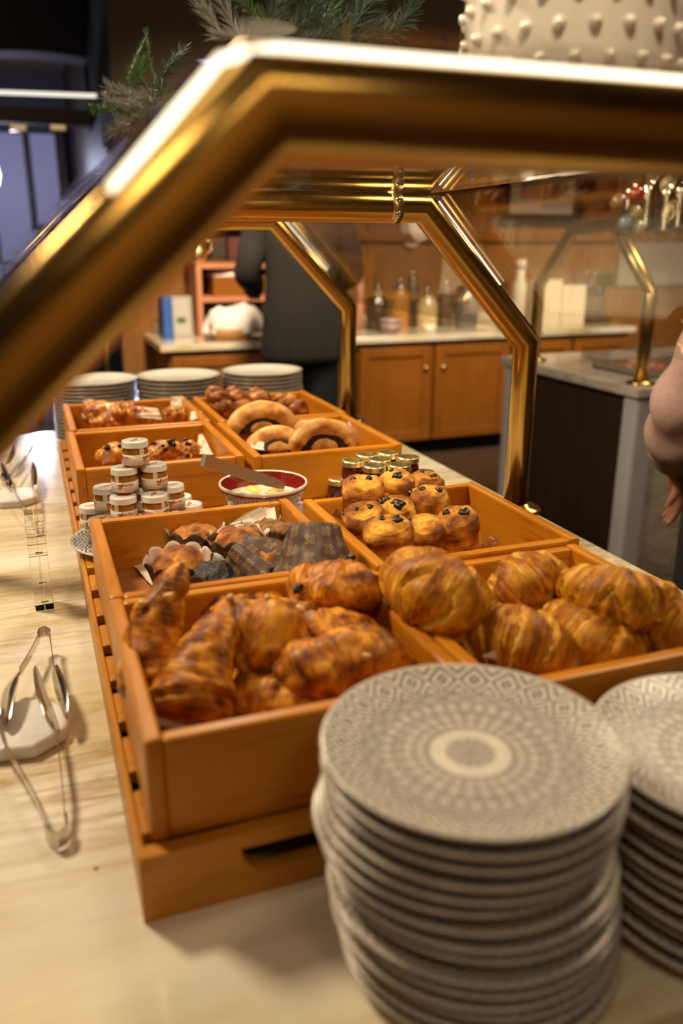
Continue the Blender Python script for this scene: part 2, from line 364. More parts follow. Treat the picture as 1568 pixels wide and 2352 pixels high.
cmat = plain('grey_blue_curtain', (.11, .115, .16), .9)
q0, q1 = PY(165, 300, 7.9), PY(262, 300, 7.9); curtain(q0.x, q1.x, 7.9, FZ, q0.z, plain('dark_navy_curtain', (.035, .032, .055), .9), 'dark navy curtain drawn beside the pale dusk window')
q0, q1 = PY(262, 640, 6.7), PY(345, 640, 6.7); curtain(q0.x, q1.x, 6.7, FZ, 1.4, cmat, 'grey blue curtain hanging left of the wooden back counter', 5)
# bright sconce at the far left, white line light, small ceiling lamps
q = PY(-22, 395, 7.6); t = tag(empty('wall_lamp', q), 'small glowing lamp in front of the far left window', 'lamp')
pl = bpy.data.lights.new('window_lamp_light', 'POINT'); pl.energy = 22; pl.color = (.70, .72, 1); pl.shadow_soft_size = .08
po = bpy.data.objects.new('window_lamp_light', pl); COL.objects.link(po); po.location = (q.x+.15, 7.3, q.z)
mesh('lamp_bulb', *lathe([(.001, -.12), (.05, -.1), (.07, -.02), (.05, .08), (.001, .1)], 20), emit('bulb_glow', (.85, .88, 1), 9.), t)
mesh('lamp_stem', *tubevf([(0, 0, -.12), (0, 0, -1.1+.0)], .012, 8), M['brass_dull'], t)
q0, q1 = PY(-250, 203, 5.6), PY(330, 224, 5.6)
tag(mesh('line_light', *tubevf([q0, q1], .012, 8), M['led_cool']), 'long thin white line light across the dark left room', 'light strip')
for u, lb in ((42, 'left one of two small warm lights under the dark lintel'), (133, 'right one of two small warm lights under the dark lintel')):
    q = PY(u, 293, 5.88); o = empty('recessed_light', (q.x, 5.88, q.z)); tag(o, lb, 'lamp', 'small warm lights under the lintel')
    box('light_housing', (-.05, .05, -.01, .02, -.02, .02), M['brass_dull'], o); box('light_lens', (-.042, .042, -.014, -.009, -.013, .013), emit('dim_warm_lens', (1, .7, .35), .5), o, bevel=0)
# brass pole and dark chair by the curtain
q = PY(246, 850, 5.4); t = tag(empty('brass_stand', (q.x, 5.4, FZ+.006)), 'slim brass pole standing on the carpet behind the plates', 'stand')
mesh('stand_base', *lathe([(.001, 0), (.13, 0), (.13, .015), (.02, .03), (.001, .03)], 28), M['brass_dull'], t)
mesh('pole', *tubevf([(0, 0, .03), (0, 0, 1.05)], .022, 12), M['brass_dull'], t); mesh('finial', *lathe([(.001, 1.05), (.03, 1.06), (.035, 1.085), (.001, 1.12)], 20), M['brass_dull'], t)
def dark_chair(u, v, y, lb, rz=0):
    q = PY(u, v, y); t = tag(empty('dining_chair', (q.x, y, FZ+.006), (0, 0, rz)), lb, 'chair')
    dk = M['darkpanel']; cu = plain('dark_blue_upholstery', (.03, .03, .05), .8)
    box('seat', (-.22, .22, -.21, .21, .42, .49), cu, t, bevel=.02)
    box('backrest', (-.21, .21, .18, .23, .52, .92), cu, t, bevel=.02)
    for sx in (-.19, .19):
        for sy in (-.18, .19): box('leg', (sx-.018, sx+.018, sy-.018, sy+.018, 0, .42 if sy < 0 else .9), dk, t, bevel=.003)
dark_chair(120, 830, 6.6, 'dark upholstered chair standing left of the brass pole', .3); 
# ---------------------------------------------------------------- back counter with cabinets
BF = 4.6; BT = -.02
xL = .70; xR = 3.75
t = tag(empty('marble_worktop', (0, 0, 0)), 'long marble worktop of the wooden back counter', 'worktop')
box('slab', (xL-.05, xR+.03, BF-.03, BW, BT-.04, BT), M['marble'], t, bevel=.006)
box('splashback', (xL+.02, xR, BW-.02, BW, BT, BT+.07), M['marble'], t, bevel=.003)
bounds = [(xL, 1.28), (1.28, 1.80), (1.80, 2.30), (2.30, 2.84), (2.84, 3.30), (3.30, xR)]
names = ['leftmost wooden cabinet, behind the white plate stacks', 'wooden cabinet behind the person in the dark coat', 'left one of the two wooden cabinets fully seen between the brass posts', 'wooden cabinet behind the right brass post, knob near its left edge', 'wooden cabinet behind the glass at right of the middle brass post', 'rightmost wooden cabinet of the back counter']
for (x0, x1), nm in zip(bounds, names):
    t = tag(empty('base_cabinet', (x0, BF, FZ)), nm, 'cabinet', 'cabinets of the back counter')
    hh = BT-.04-FZ; W_ = x1-x0
    box('body', (0, W_, .022, BW-BF, .1, hh), M['cabinet'], t); box('toe_kick', (0, W_, .09, BW-BF, 0, .1), M['black'], t, bevel=0)
    d = box('door', (.012, W_-.012, 0, .022, .11, hh-.03), M['cabinet'], t, bevel=.003)
    dx, dz = (W_-.024)/2, (hh-.14)/2
    mb = MB()
    for b in ((-dx, -dx+.06, -dz, dz), (dx-.06, dx, -dz, dz), (-dx+.06, dx-.06, -dz, -dz+.06), (-dx+.06, dx-.06, dz-.06, dz)): mb.add(boxvf(b[0], b[1], -.024, -.010, b[2], b[3]))
    mb.build('door_frame', M['cabinet'], d, smooth=False, bevel=.005)
    kx = dx-.045 if nm.startswith('left one') or nm.startswith('leftmost') else -dx+.05
    mesh('knob', *lathe([(.001, 0), (.014, .002), (.016, .012), (.008, .02), (.001, .02)], 16), M['brass_dull'], d, loc=(kx, -.045, dz-.13), rot=(-PI/2, 0, 0))
# ---------------------------------------------------------------- right station
SX, SY, SY2 = 2.07, 2.46, 3.40; SR = 4.3
t = tag(empty('buffet_station', (SX, SY, FZ)), 'grey veined marble buffet station with a dark side panel', 'counter')
L = lambda b: (b[0]-SX, b[1]-SX, b[2]-SY, b[3]-SY, b[4]-FZ, b[5]-FZ)
box('body', L((SX+.02, SR, SY+.03, SY2-.02, FZ+.08, -.045)), M['darkpanel'], t, bevel=0)
box('side_panel', L((SX+.008, SX+.02, SY+.085, SY2-.07, FZ+.03, -.06)), M['darkpanel'], t, bevel=0)
box('front_panel', L((SX+.10, SR, SY+.012, SY+.03, FZ, -.04)), M['marble_grey'], t, bevel=.002)
grey = plain('pale_grey_corner', (.50, .49, .53), .4)
box('corner_post', L((SX, SX+.10, SY, SY+.085, FZ, -.04)), grey, t, bevel=.02, seg=4)
box('corner_post', L((SX, SX+.09, SY2-.07, SY2, FZ, -.04)), grey, t, bevel=.02, seg=4)
tag(box('station_top', (SX-.015, SR, SY-.015, SY2+.015, -.04, 0), M['marble_grey'], bevel=.006), 'veined marble top of the right buffet station', 'worktop')
# its own sneeze guard, an arch across the station's depth
gx = SX+.05
t = tag(empty('glass_guard', (gx, SY+.05, 0)), 'brass arch with glass over the right buffet station', 'sneeze guard')
c1 = PX(1472, 672, gx); c2 = PX(1395, 522, gx)
ya, yb = 0., .72; k1 = c1.z; k2 = c2.z; dd = max(.16, min(.30, c2.y-c1.y))
for xo in (0, 1.3):
    pth = [(xo, ya, 0), (xo, ya, k1), (xo, ya+dd, k2), (xo, yb-dd, k2), (xo, yb, k1), (xo, yb, 0)]
    mesh('arch_tube', *tubevf(pth, .026, 18), M['brass_dull'], t)
    for yy in (ya, yb): mesh('flange', *lathe([(.001, .0), (.055, 0), (.055, .008), (.028, .018), (.001, .018)], 24), M['brass_dull'], t, loc=(xo, yy, 0))
    mb = MB()
    for s in (-.014, .014):
        mb.add(tubevf([(xo+s-.012, ya-.02, k1+.005), (xo+s-.012, ya+dd-.02, k2+.005)], .004, 8))
    mb.build('glass_clamp', M['gold_lid'], t)
def quad_slab(name, a_, b_, c_, d_, th, mat, parent):
    a_, b_, c_, d_ = map(Vector, (a_, b_, c_, d_)); nn = (b_-a_).cross(d_-a_).normalized()*th
    v = [a_, b_, c_, d_, a_+nn, b_+nn, c_+nn, d_+nn]
    return mesh(name, v, [(3, 2, 1, 0), (4, 5, 6, 7), (0, 1, 5, 4), (1, 2, 6, 5), (2, 3, 7, 6), (3, 0, 4, 7)], mat, parent, smooth=False)
quad_slab('front_pane', (0.03, ya-.02, k1-.05), (1.3, ya-.02, k1-.05), (1.3, ya+dd-.02, k2), (.03, ya+dd-.02, k2), .006, M['glass'], t)
quad_slab('top_pane', (0, ya+dd, k2+.027), (1.3, ya+dd, k2+.027), (1.3, yb-dd, k2+.027), (0, yb-dd, k2+.027), .006, M['glass'], t)
# food trays on the station
tray_m = M['steel_brushed']
foods = [((.42, .12, .04), 'tray of pinkish cold cuts on the station, nearest its left end', (.45, .2, .15)), ((.6, .2, .05), 'steel tray of orange slices on the right station', (.75, .22, .04)), ((.7, .6, .3), 'steel tray of pale cheese on the right station', (.8, .7, .45))]
for i, (c, lb, c2_) in enumerate(foods):
    q = Vector((2.36+.3*i, 2.78, 0)); t = tag(empty('food_tray', (q.x, q.y, 0.)), lb, 'tray', 'trays on the right station')
    mb = MB().add(boxvf(-.13, .13, -.17, .17, 0, .006))
    for b in ((-.13, -.122, -.17, .17), (.122, .13, -.17, .17), (-.13, .13, -.17, -.162), (-.13, .13, .162, .17)): mb.add(boxvf(*b, 0, .03))
    mb.build('tray_body', tray_m, t, smooth=False)
    fm = plain('food_%d' % i, c, .5, nz=.3, nsc=25); fm2 = plain('food_b%d' % i, c2_, .5, nz=.3)
    for r_ in range(5):
        for s_ in range(4):
            rr = random.uniform(.02, .028)
            mesh('food_slice', *lathe([(.001, 0), (rr, .001), (rr, .006), (.001, .008)], 14), fm if (r_+s_) % 2 else fm2, t, loc=(-.085+s_*.055+random.uniform(-.01, .01), -.12+r_*.058, .012+random.uniform(0, .012)), rot=(random.uniform(-.4, .4), random.uniform(-.4, .4), 0))
# ---------------------------------------------------------------- buffet counter
CX0, CX1, CY0, CY1 = -1.3, .89, .33, 2.42
tag(box('marble_countertop', (CX0, CX1, CY0, CY1, -.045, 0), M['marble'], bevel=.006, seg=3), 'cream veined marble countertop carrying the pastry crates', 'countertop')
t = tag(empty('counter_base', (0, 0, FZ)), 'dark wooden body beneath the marble countertop', 'counter')
box('body', (CX0+.05, CX1-.06, CY0+.05, CY1-.06, .1, -FZ-.045), M['darkpanel'], t, bevel=0); box('toe_kick', (CX0+.12, CX1-.12, CY0+.12, CY1-.12, 0, .1), M['black'], t, bevel=0)
# ---------------------------------------------------------------- brass sneeze guard
GK, GC, GR = .326, .557, .0238
gl, gr_, cl, cr = -.140, .860, .105, .642
guard = tag(empty('sneeze_guard', (0, 0, 0)), 'polished brass arches with glass panes over the pastry counter', 'sneeze guard')
AY = (.385, 1.34, 2.27)
nrm = Vector((cr-gr_, 0, GC-GK)).normalized()
for ai, y in enumerate(AY):
    pth = [(gl, y, .0), (gl, y, GK), (cl, y, GC), (cr, y, GC), (gr_, y, GK), (gr_, y, .0)]
    mesh('arch_tube', *tubevf(pth, GR, 40), M['brass'], guard)
    for x in (gl, gr_): mesh('flange', *lathe([(.001, .0), (.05, 0), (.05, .004), (.046, .008), (.03, .010), (.0265, .016), (.001, .016)], 40), M['brass'], guard, loc=(x, y, .0))
    # dark slot that holds the glass, on the outer side of every slope
    for (a0, b0) in (((gr_, GK), (cr, GC)), ((gl, GK), (cl, GC))):
        A_, B_ = Vector((a0[0], y, a0[1])), Vector((b0[0], y, b0[1])); n_ = (B_-A_).cross(Vector((0, 1, 0))).normalized()
        if n_.z < 0: n_ = -n_
        mesh('glass_channel', *ribbonvf([A_+n_*(GR-.001), B_+n_*(GR-.001)], (0, 1, 0), .012, .004), M['black'], guard, smooth=False)
    for x in ((cr-.055,) if ai == 1 else ()):
        mb = MB()
        mb.add(tubevf([(x-.009, y, GC), (x+.009, y, GC)], GR+.0012, 30))
        c_ = mb.build('collar', M['brass_dull'], guard)
        for zz in (-.011, .011): mesh('screw', *lathe([(.001, 0), (.005, 0), (.0055, .0015), (.002, .0026), (.001, .001)], 14), M['steel'], c_, loc=(x, y-GR+.0015, GC+zz), rot=(PI/2, 0, 0))
# glowing strip set on the upper front of the arch: along the top and part of the slopes
def strip(y, pts, rad, off, ang, name='led_strip'):
    o = Vector((0, -math.sin(ang), math.cos(ang)))*off
    out = []
    for p in pts: out.append(Vector((p[0], y, p[1]))+Vector((0, o.y, o.z)))
    return mesh(name, *tubevf(out, rad, 12), M['led'], guard)
ls = .66
y = AY[0]; a_ = math.radians(62)
off = Vector((0, -math.sin(a_), math.cos(a_)))*(GR+.001)
sl = Vector((cl, 0, GC)).lerp(Vector((gl, 0, GK)), .22)
nl = Vector((-(GC-GK), 0, (cl-gl))).normalized()
hy, hz = -GR*.55, GR*.86
nl = nl if nl.z > 0 else -nl
cm = (nl+Vector((0, 0, 1))).normalized()
Pn = [Vector((sl.x, y+hy, sl.z))+nl*hz, Vector((cl-.006, y+hy, GC))+nl*hz, Vector((cl+.004, y+hy, GC+hz)), Vector((cr, y+hy, GC+hz))]
mesh('led_strip', *tubevf(Pn, .0018, 12), M['led'], guard)
for y in AY[1:]:
    A_ = Vector((cr, y, GC)); B_ = A_.lerp(Vector((gr_, y, GK)), .62); n_ = Vector((GC-GK, 0, gr_-cr)).normalized()
    mesh('led_strip', *tubevf([A_+n_*(GR+.001)+Vector((.008, -.006, -.006)), B_+n_*(GR+.001)+Vector((0, -.006, 0))], .0010, 8), M['led'], guard)
# panes
tz = GC+GR
quad_slab('top_pane', (cl-.01, AY[0]-.02, tz), (cr+.012, AY[0]-.02, tz), (cr+.012, AY[2]+.02, tz), (cl-.01, AY[2]+.02, tz), .006, M['glass'], guard)
for (xa, xb, s) in ((cr, gr_, 1), (cl, gl, -1)):
    n_ = Vector((s*(GC-GK), 0, abs(gr_-cr))).normalized()*(GR+.002)
    for y0, y1 in ((AY[0]-.02, AY[1]-.003), (AY[1]+.003, AY[2]+.02)):
        q = [Vector((xb, y0, GK-.004)), Vector((xb, y1, GK-.004)), Vector((xa, y1, GC)), Vector((xa, y0, GC))]
        q = [p+n_ for p in q]
        if s < 0: q.reverse()
        quad_slab('side_pane', *q, .005, M['glass'], guard)
# bracket plates of clear acrylic on the glass at the middle arch
box('clear_bracket', (.36, .46, 1.31, 1.33, tz+.006, tz+.012), M['glass'], guard, bevel=.001)
# ---------------------------------------------------------------- slatted wooden riser
BX0, BX1, BY0, BY1, BH = .034, .640, .531, 2.01, .060
ris = tag(empty('wooden_riser', (BX0, BY0, 0)), 'low slatted pine riser under all the crates, handle slot in front', 'riser')
W_, D_ = BX1-BX0, BY1-BY0
def board(name, size, loc, mat, parent, rz=0, bevel=.003):
    v, f = boxvf(-size[0]/2, size[0]/2, -size[1]/2, size[1]/2, -size[2]/2, size[2]/2)
    return mesh(name, v, f, mat, parent, smooth=False, loc=loc, rot=(0, 0, rz), bevel=bevel)
def front_board(parent):
    hx0, hx1, zt, zb = -.225, .225, .047, .022; n = 60; th = .014; v, f = [], []
    def cut(x):
        if not hx0 < x < hx1: return None
        e = min(x-hx0, hx1-x)/.02; k = math.sqrt(max(0, 1-(1-min(e, 1))**2)); return (zt-(zt-zb)*max(.02, k), zt)
    xs = [-W_/2+.0+W_*i/n for i in range(n+1)]; xs = sorted(set(xs+[hx0, hx1]))
    for x in xs:
        c = cut(x) or (zt-.0003, zt-.0003+.0001)
        for z in (0, c[0], c[1], BH):
            for yy in (0, th): v.append((x, yy, z))
    for i in range(len(xs)-1):
        a, b = i*8, (i+1)*8; hole = cut((xs[i]+xs[i+1])/2)
        for k in (0, 2):
            lo = k*2
            f += [(a+lo, b+lo, b+lo+2, a+lo+2), (a+lo+1, a+lo+3, b+lo+3, b+lo+1)]
        f += [(a, a+1, b+1, b), (a+6, b+6, b+7, a+7)]
        if hole: f += [(a+2, b+2, b+3, a+3), (a+4, a+5, b+5, b+4)]
        else: f += [(a+2, b+2, b+4, a+4), (a+3, a+5, b+5, b+3)]
    f += [(0, 2, 3, 1), (2, 4, 5, 3), (4, 6, 7, 5)]; e = (len(xs)-1)*8; f += [(e, e+1, e+3, e+2), (e+2, e+3, e+5, e+4), (e+4, e+5, e+7, e+6)]
    return mesh('front_board', v, f, M['pine_base'], parent, smooth=False, loc=(W_/2, 0, 0))
front_board(ris)
board('back_board', (W_, .014, BH), (W_/2, D_-.007, BH/2), M['pine_base'], ris)
for x in (.003, W_-.003): board('side_board', (D_-.028, .006, BH-.001), (x, D_/2, (BH-.001)/2), M['pine_base'], ris, PI/2, .0015)
board('inner_board', (W_-.02, D_-.04, .006), (W_/2, D_/2, .034), M['pine_dark'], ris, 0, 0)
ns = 17; pitch = (D_-.03)/ns
for i in range(ns):
    board('slat', (W_-.0125, pitch*.68, .013), (W_/2, .015+pitch*(i+.5), BH-.0066), M['pine_base'] if i % 1 == 0 else M['pine'], ris, 0, .002)
# ---------------------------------------------------------------- crates
CH = .09; CT = .015
def make_crate(w, d, name_lb):
    t = tag(empty('wooden_crate', (0, 0, 0)), name_lb, 'crate')
    for x in (CT/2, w-CT/2): board('side_board', (d, CT, CH), (x, d/2, CH/2), M['pine'], t, PI/2, .0035)
    for y in (CT/2, d-CT/2): board('end_board', (w-2*CT+.001, CT, CH-.002), (w/2, y, CH/2-.001), M['pine'], t, 0, .0035)
    board('bottom', (w-2*CT, d-2*CT, .008), (w/2, d/2, .008), M['pine_dark'], t, 0, 0)
    return t
crates = {}
RZ = BH
spec = {'A': (.046, .546, 'crate of dark danish pastries at the front left'),
        'D': (.3255, .521, 'crate of croissants, right of the danish crate'),
        'B': (.048, .826, 'crate of muffins in brown paper cups'),
        'C': (.343, .812, 'crate of rolled chocolate pastries, right of the muffin crate'),
        'E': (.046, 1.375, 'crate of chocolate chip pastries behind the white lidded jam pyramid'),
        'G': (.341, 1.360, 'crate of chocolate coil buns behind the gold lidded jars'),
        'F': (.052, 1.690, 'back left crate of glazed pastries lined with parchment'),
        'H': (.350, 1.676, 'back right crate of dark braided pastries')}
protos = make_crate(.277, .278, '')
first = True
for k, (x, y, lb) in spec.items():
    o = protos if first else copy_tree(protos); first = False
    o.location = (x, y, RZ); o.scale = (1.02, 1.10, 1) if k in 'EGFH' else (1, 1, 1); o['label'] = 'pine wood ' + lb; o['group'] = 'pine crates on the riser'; crates[k] = o
# ---------------------------------------------------------------- patterned plates, front stacks
def plate_prof(R, foot=.62, h=.016):
    return [(.001, .0035), (R*.5, .0035), (R*foot, .005), (R*.8, .0085), (R*.96, h-.001), (R*.99, h+.0005), (R, h-.001), (R*.985, h-.0032), (R*.8, .0045), (R*foot+.003, .0005), (R*foot, -.003), (R*foot-.004, -.003), (R*foot-.006, .0), (.001, .0)]
def make_plate(name, R, mat, under, h=.016):
    v, f = lathe(plate_prof(R, h=h), 96)
    fm = [0 if i < 96*4 else 1 for i in range(len(f))]
    return mesh(name, v, f, None, mats=[mat, under], fmat=fm)
ORD = ['topmost', 'second', 'third', 'fourth', 'fifth', 'sixth', 'seventh', 'eighth', 'ninth', 'tenth', 'eleventh', 'twelfth', 'thirteenth', 'fourteenth', 'fifteenth', 'sixteenth', 'seventeenth', 'eighteenth', 'nineteenth', 'twentieth', 'twenty-first', 'twenty-second', 'twenty-third', 'twenty-fourth']
rnd = random.Random(3)
p0 = make_plate('patterned_plate', RP1, M['plate_grey'], M['plate_under']); usedp = False
def stack(cx, cy, zt, n, where, offs, scale=1., grp=''):
    global usedp
    gap = (zt-.003-.016)/(n-1)
    for i in range(n):
        o = p0 if not usedp else p0.copy()
        if usedp: COL.objects.link(o)
        usedp = True
        dx, dy = offs(i)
        o.location = (cx+dx, cy+dy, zt-.016-i*gap); o.rotation_euler = (rnd.uniform(-.006, .006), rnd.uniform(-.006, .006), rnd.uniform(0, 6)); o.scale = (scale, scale, 1)
        tag(o, ('topmost grey patterned plate of the ' if i == 0 else 'grey patterned plate, %s from the top of the ' % ORD[i])+where, 'plate', grp)
def off1(i):
    if i < 4: return (0.000+rnd.uniform(-.001, .001), .0+rnd.uniform(-.001, .001))
    k = {4: (-.003, .004), 5: (-.003, .006), 6: (-.002, .002), 7: (.001, .0), 8: (.004, .003), 9: (.003, -.002), 10: (.006, -.002), 11: (.007, -.001), 12: (.010, .003)}.get(i, (.013, .002))
    return (k[0]+rnd.uniform(-.0015, .0015), k[1]+rnd.uniform(-.0015, .0015))
stack(.252, .426, .182, 15, 'front stack nearest the camera', off1, .99, 'grey plates in the front stack')
stack(.470, .402, .140, 12, 'stack at the right edge', lambda i: (rnd.uniform(-.0025, .0025)+.004*(i % 3 == 0), rnd.uniform(-.0025, .0025)), 1.06, 'grey plates in the right stack')
# ---------------------------------------------------------------- white plates at the back
wp = make_plate('white_plate', .112, M['white_ceramic'], plain('grey_rim_shaded_porcelain', (.36, .32, .28), .25, coat=.3), h=.018); first = True  # grey rim; underside painted darker for the shade between stacked plates
for (u, v, zt, n, nm) in ((218, 869, .165, 16, 'left'), (409, 859, .168, 15, 'middle'), (602, 848, .17, 15, 'right')):
    q = P(u, v, zt); gap = (zt-.021)/(n-1)
    for i in range(n):
        o = wp if first else wp.copy()
        if not first: COL.objects.link(o)
        first = False
        o.location = (q.x+rnd.uniform(-.0015, .0015), min(q.y, 2.30)+rnd.uniform(-.0015, .0015), zt-.018-i*gap)
        tag(o, ('topmost white plate of the %s back stack' if i == 0 else 'white plate, %s from the top of the %%s back stack' % ORD[i]) % nm, 'plate', 'white plates in the %s back stack' % nm)
# ---------------------------------------------------------------- pastries
def noisefn(seed, amp, fu=6., ft=1.2, fold=0, famp=0):
    def d(u, th):
        n = fbm(u*fu+seed, math.cos(th)*ft+seed*1.7, math.sin(th)*ft)*amp
        if fold:
            s = (u*fold+th/(2*PI)*1.0+seed) % 1; n += famp*(s**1.5)-famp*.5
        return n
    return d
def croissant(label, pts, w, h=None, seed=0, seg=7, cat='croissant', grp='croissants in the right front crate', roll=0):
    h = h or w*.85; L_ = sum((Vector(pts[i+1])-Vector(pts[i])).length for i in range(len(pts)-1))
    c = sum((Vector(p) for p in pts), Vector())/len(pts); pts = [Vector(p)-c for p in pts]
    def prof(u):
        e = math.sin(PI*min(1, max(0, u*.94+.03)))**.62; return w/2*e, h/2*e
    def seg_ph(u, th): return (u*seg+.42*math.cos(th)*(1 if u < .5 else -1)+.25*math.sin(th*2+seed)) if True else 0
    def disp(u, th):
        s = seg_ph(u if u < .5 else 1-u, th) % 1
        st = .17*(1-(1-s)**2.5)-.10+(-.08 if s < .07 else 0)
        return st+fbm(u*9+seed, math.cos(th)*2+seed, math.sin(th)*2)*.055
    def brown(u, th):
        s = seg_ph(u if u < .5 else 1-u, th) % 1
        return .22+.34*math.sin(PI*min(1, s*1.05))**1.2+.22*max(0, math.sin(th))-.25*(s < .12)+(.12 if u < .07 or u > .93 else 0)
    v, f, uv, at = loft(pts, prof, 56, 96, disp, brown)
    o = mesh('croissant' if cat == 'croissant' else 'pastry', v, f, M['croissant'], uv=uv, attr=at, loc=c); tag(o, label, cat, grp); return o
def lump(name, label, pts, wf, seed, mat, cat, grp, amp=.16, fold=2.2, famp=.16, nuts=0, n=44, m=56, hf=None, chips=0):
    c = sum((Vector(p) for p in pts), Vector())/len(pts); pts = [Vector(p)-c for p in pts]
    def prof(u):
        k = len(wf)-1; x = u*k; i = min(int(x), k-1); s = x-i; s = s*s*(3-2*s); ww = wf[i]*(1-s)+wf[i+1]*s
        e = min(1, (1-abs(2*u-1))*4.5); e = math.sqrt(max(.004, 1-(1-e)**2)); return ww/2*e, (hf or .82)*ww/2*e
    dn = noisefn(seed, amp, 5, 1.5, fold, famp); rid = random.Random(seed)
    dd = lambda u, th: dn(u, th)+.035*math.sin(u*38+th*3+3*fbm(u*3+seed, th, 0))
    br = lambda u, th: .35+.75*fbm(u*6+seed*2, math.cos(th)*1.8, math.sin(th)*1.8, 4)+.25*max(0, math.sin(th))
    v, f, uv, at = loft(pts, prof, n, m, dd, br)
    o = mesh(name, v, f, mat, uv=uv, attr=at, loc=c); tag(o, label, cat, grp)
    for k in range(nuts+chips):
        u = rid.uniform(.2, .8); th = rid.uniform(.15*PI, .85*PI); i = int(u*m)*n+int(th/(2*PI)*n); p_ = v[i]; nd = (p_-crom(pts, u)).normalized()
        r = rid.uniform(.0035, .006)
        vv, ff = lathe([(.0005, -r*.7), (r*.9, -r*.2), (r, r*.2), (r*.6, r*.8), (.0005, r)], 10, rfn=lambda i_, a_: 1+.25*math.sin(a_*3+k))
        mesh('nut_piece' if k < nuts else 'chocolate_chip', vv, ff, M['nut'] if k < nuts else M['chocolate'], o, loc=p_+nd*r*.1, rot=nd.to_track_quat('Z', 'Y').to_euler())
    return o
GA = 'danish pastries in the front left crate'
A = lambda *a, **k: lump('danish_pastry', *a, M['danish'], 'pastry', GA, **k)
def dz(lb, pts, wf, seed, **k): return lump('danish_pastry', lb, pts, wf, seed, M['danish'], 'pastry', GA, **k)
dz('long tapering danish standing upright at the left wall of its crate', [P(418, 1292, .205), P(385, 1370, .18), P(350, 1470, .145), P(345, 1560, .115), P(348, 1610, .10)], [.018, .034, .052, .060, .056, .036], 1, nuts=2, amp=.10, famp=.12, hf=.95)
dz('large club shaped danish at the front left corner of its crate', [P(512, 1425, .165), P(475, 1500, .155), P(445, 1580, .135), P(425, 1650, .118)], [.036, .044, .056, .070, .076, .070], 2, amp=.09, famp=.12)
dz('round danish knot topped with nut pieces, middle of the danish crate', [P(520, 1500, .125), P(565, 1465, .14), P(620, 1470, .14), P(640, 1500, .12)], [.07, .082, .082, .07], 3, nuts=5, amp=.12, hf=.95)
dz('big dark edged danish leaning on the back right corner of the danish crate', [P(672, 1392, .13), P(730, 1355, .15), P(800, 1350, .16), P(862, 1345, .158)], [.05, .07, .074, .064, .04], 4, chips=3, amp=.14)
dz('small curled danish in front of the big dark edged one', [P(640, 1425, .12), P(690, 1412, .135), P(740, 1432, .125)], [.044, .052, .046], 5, amp=.10)
dz('brown danish half hidden at the back wall of the danish crate', [P(455, 1425, .10), P(520, 1405, .118), P(600, 1402, .115), P(650, 1420, .1)], [.05, .06, .06, .05], 6, amp=.16)
dz('danish lying behind the frontmost right one, near the right wall', [P(665, 1475, .125), P(730, 1462, .135), P(800, 1460, .13), P(845, 1480, .11)], [.05, .062, .062, .05], 7, amp=.12)
dz('long flaky danish at the front right of its crate, beside the plates', [P(650, 1580, .115), P(725, 1535, .135), P(820, 1510, .138), P(895, 1500, .125)], [.055, .068, .070, .056], 8, nuts=2, amp=.10, famp=.2)
dz('low danish lying along the front wall of its crate', [P(535, 1600, .108), P(600, 1603, .112), P(680, 1615, .110), P(735, 1610, .105)], [.044, .052, .050, .036], 9, nuts=1, amp=.08, fold=1.2)
dz('dark danish at the bottom of the crate under the nut topped knot', [P(540, 1530, .09), P(590, 1540, .085), P(650, 1535, .085)], [.06, .064, .05], 19, amp=.12)
# croissants
croissant('large plump croissant resting over the left rim of its crate', [P(906, 1312, .168), P(965, 1340, .178), P(1045, 1390, .165), P(1110, 1425, .132)], .080, .078, 1, 6)
croissant('curled croissant at the back wall of its crate', [P(1150, 1410, .115), P(1180, 1362, .145), P(1235, 1330, .155), P(1300, 1352, .130)], .066, .064, 2, 7)
croissant('small curled end croissant tucked under the curled one', [P(1190, 1405, .13), P(1228, 1372, .142), P(1262, 1368, .138)], .044, .042, 12, 5)
croissant('long croissant lying on top at the right back of its crate', [P(1290, 1342, .150), P(1370, 1362, .172), P(1460, 1385, .170), P(1548, 1372, .155)], .060, .060, 3, 8)
croissant('croissant slanting across the middle of its crate, under the long one', [P(1262, 1402, .135), P(1325, 1440, .140), P(1400, 1492, .135), P(1470, 1488, .115)], .058, .056, 4, 8)
croissant('wide croissant lying at the front of its crate behind the plates', [P(1050, 1500, .115), P(1130, 1470, .135), P(1240, 1490, .135), P(1340, 1545, .105)], .072, .066, 5, 8)
croissant('croissant at the right wall of its crate, partly out of the frame', [P(1470, 1440, .12), P(1530, 1440, .14), P(1590, 1470, .135), P(1640, 1530, .10)], .072, .068, 6, 7)
croissant('croissant at the bottom of the crate showing between three others', [P(1160, 1460, .09), P(1240, 1430, .098), P(1330, 1450, .09)], .055, .05, 7, 7)
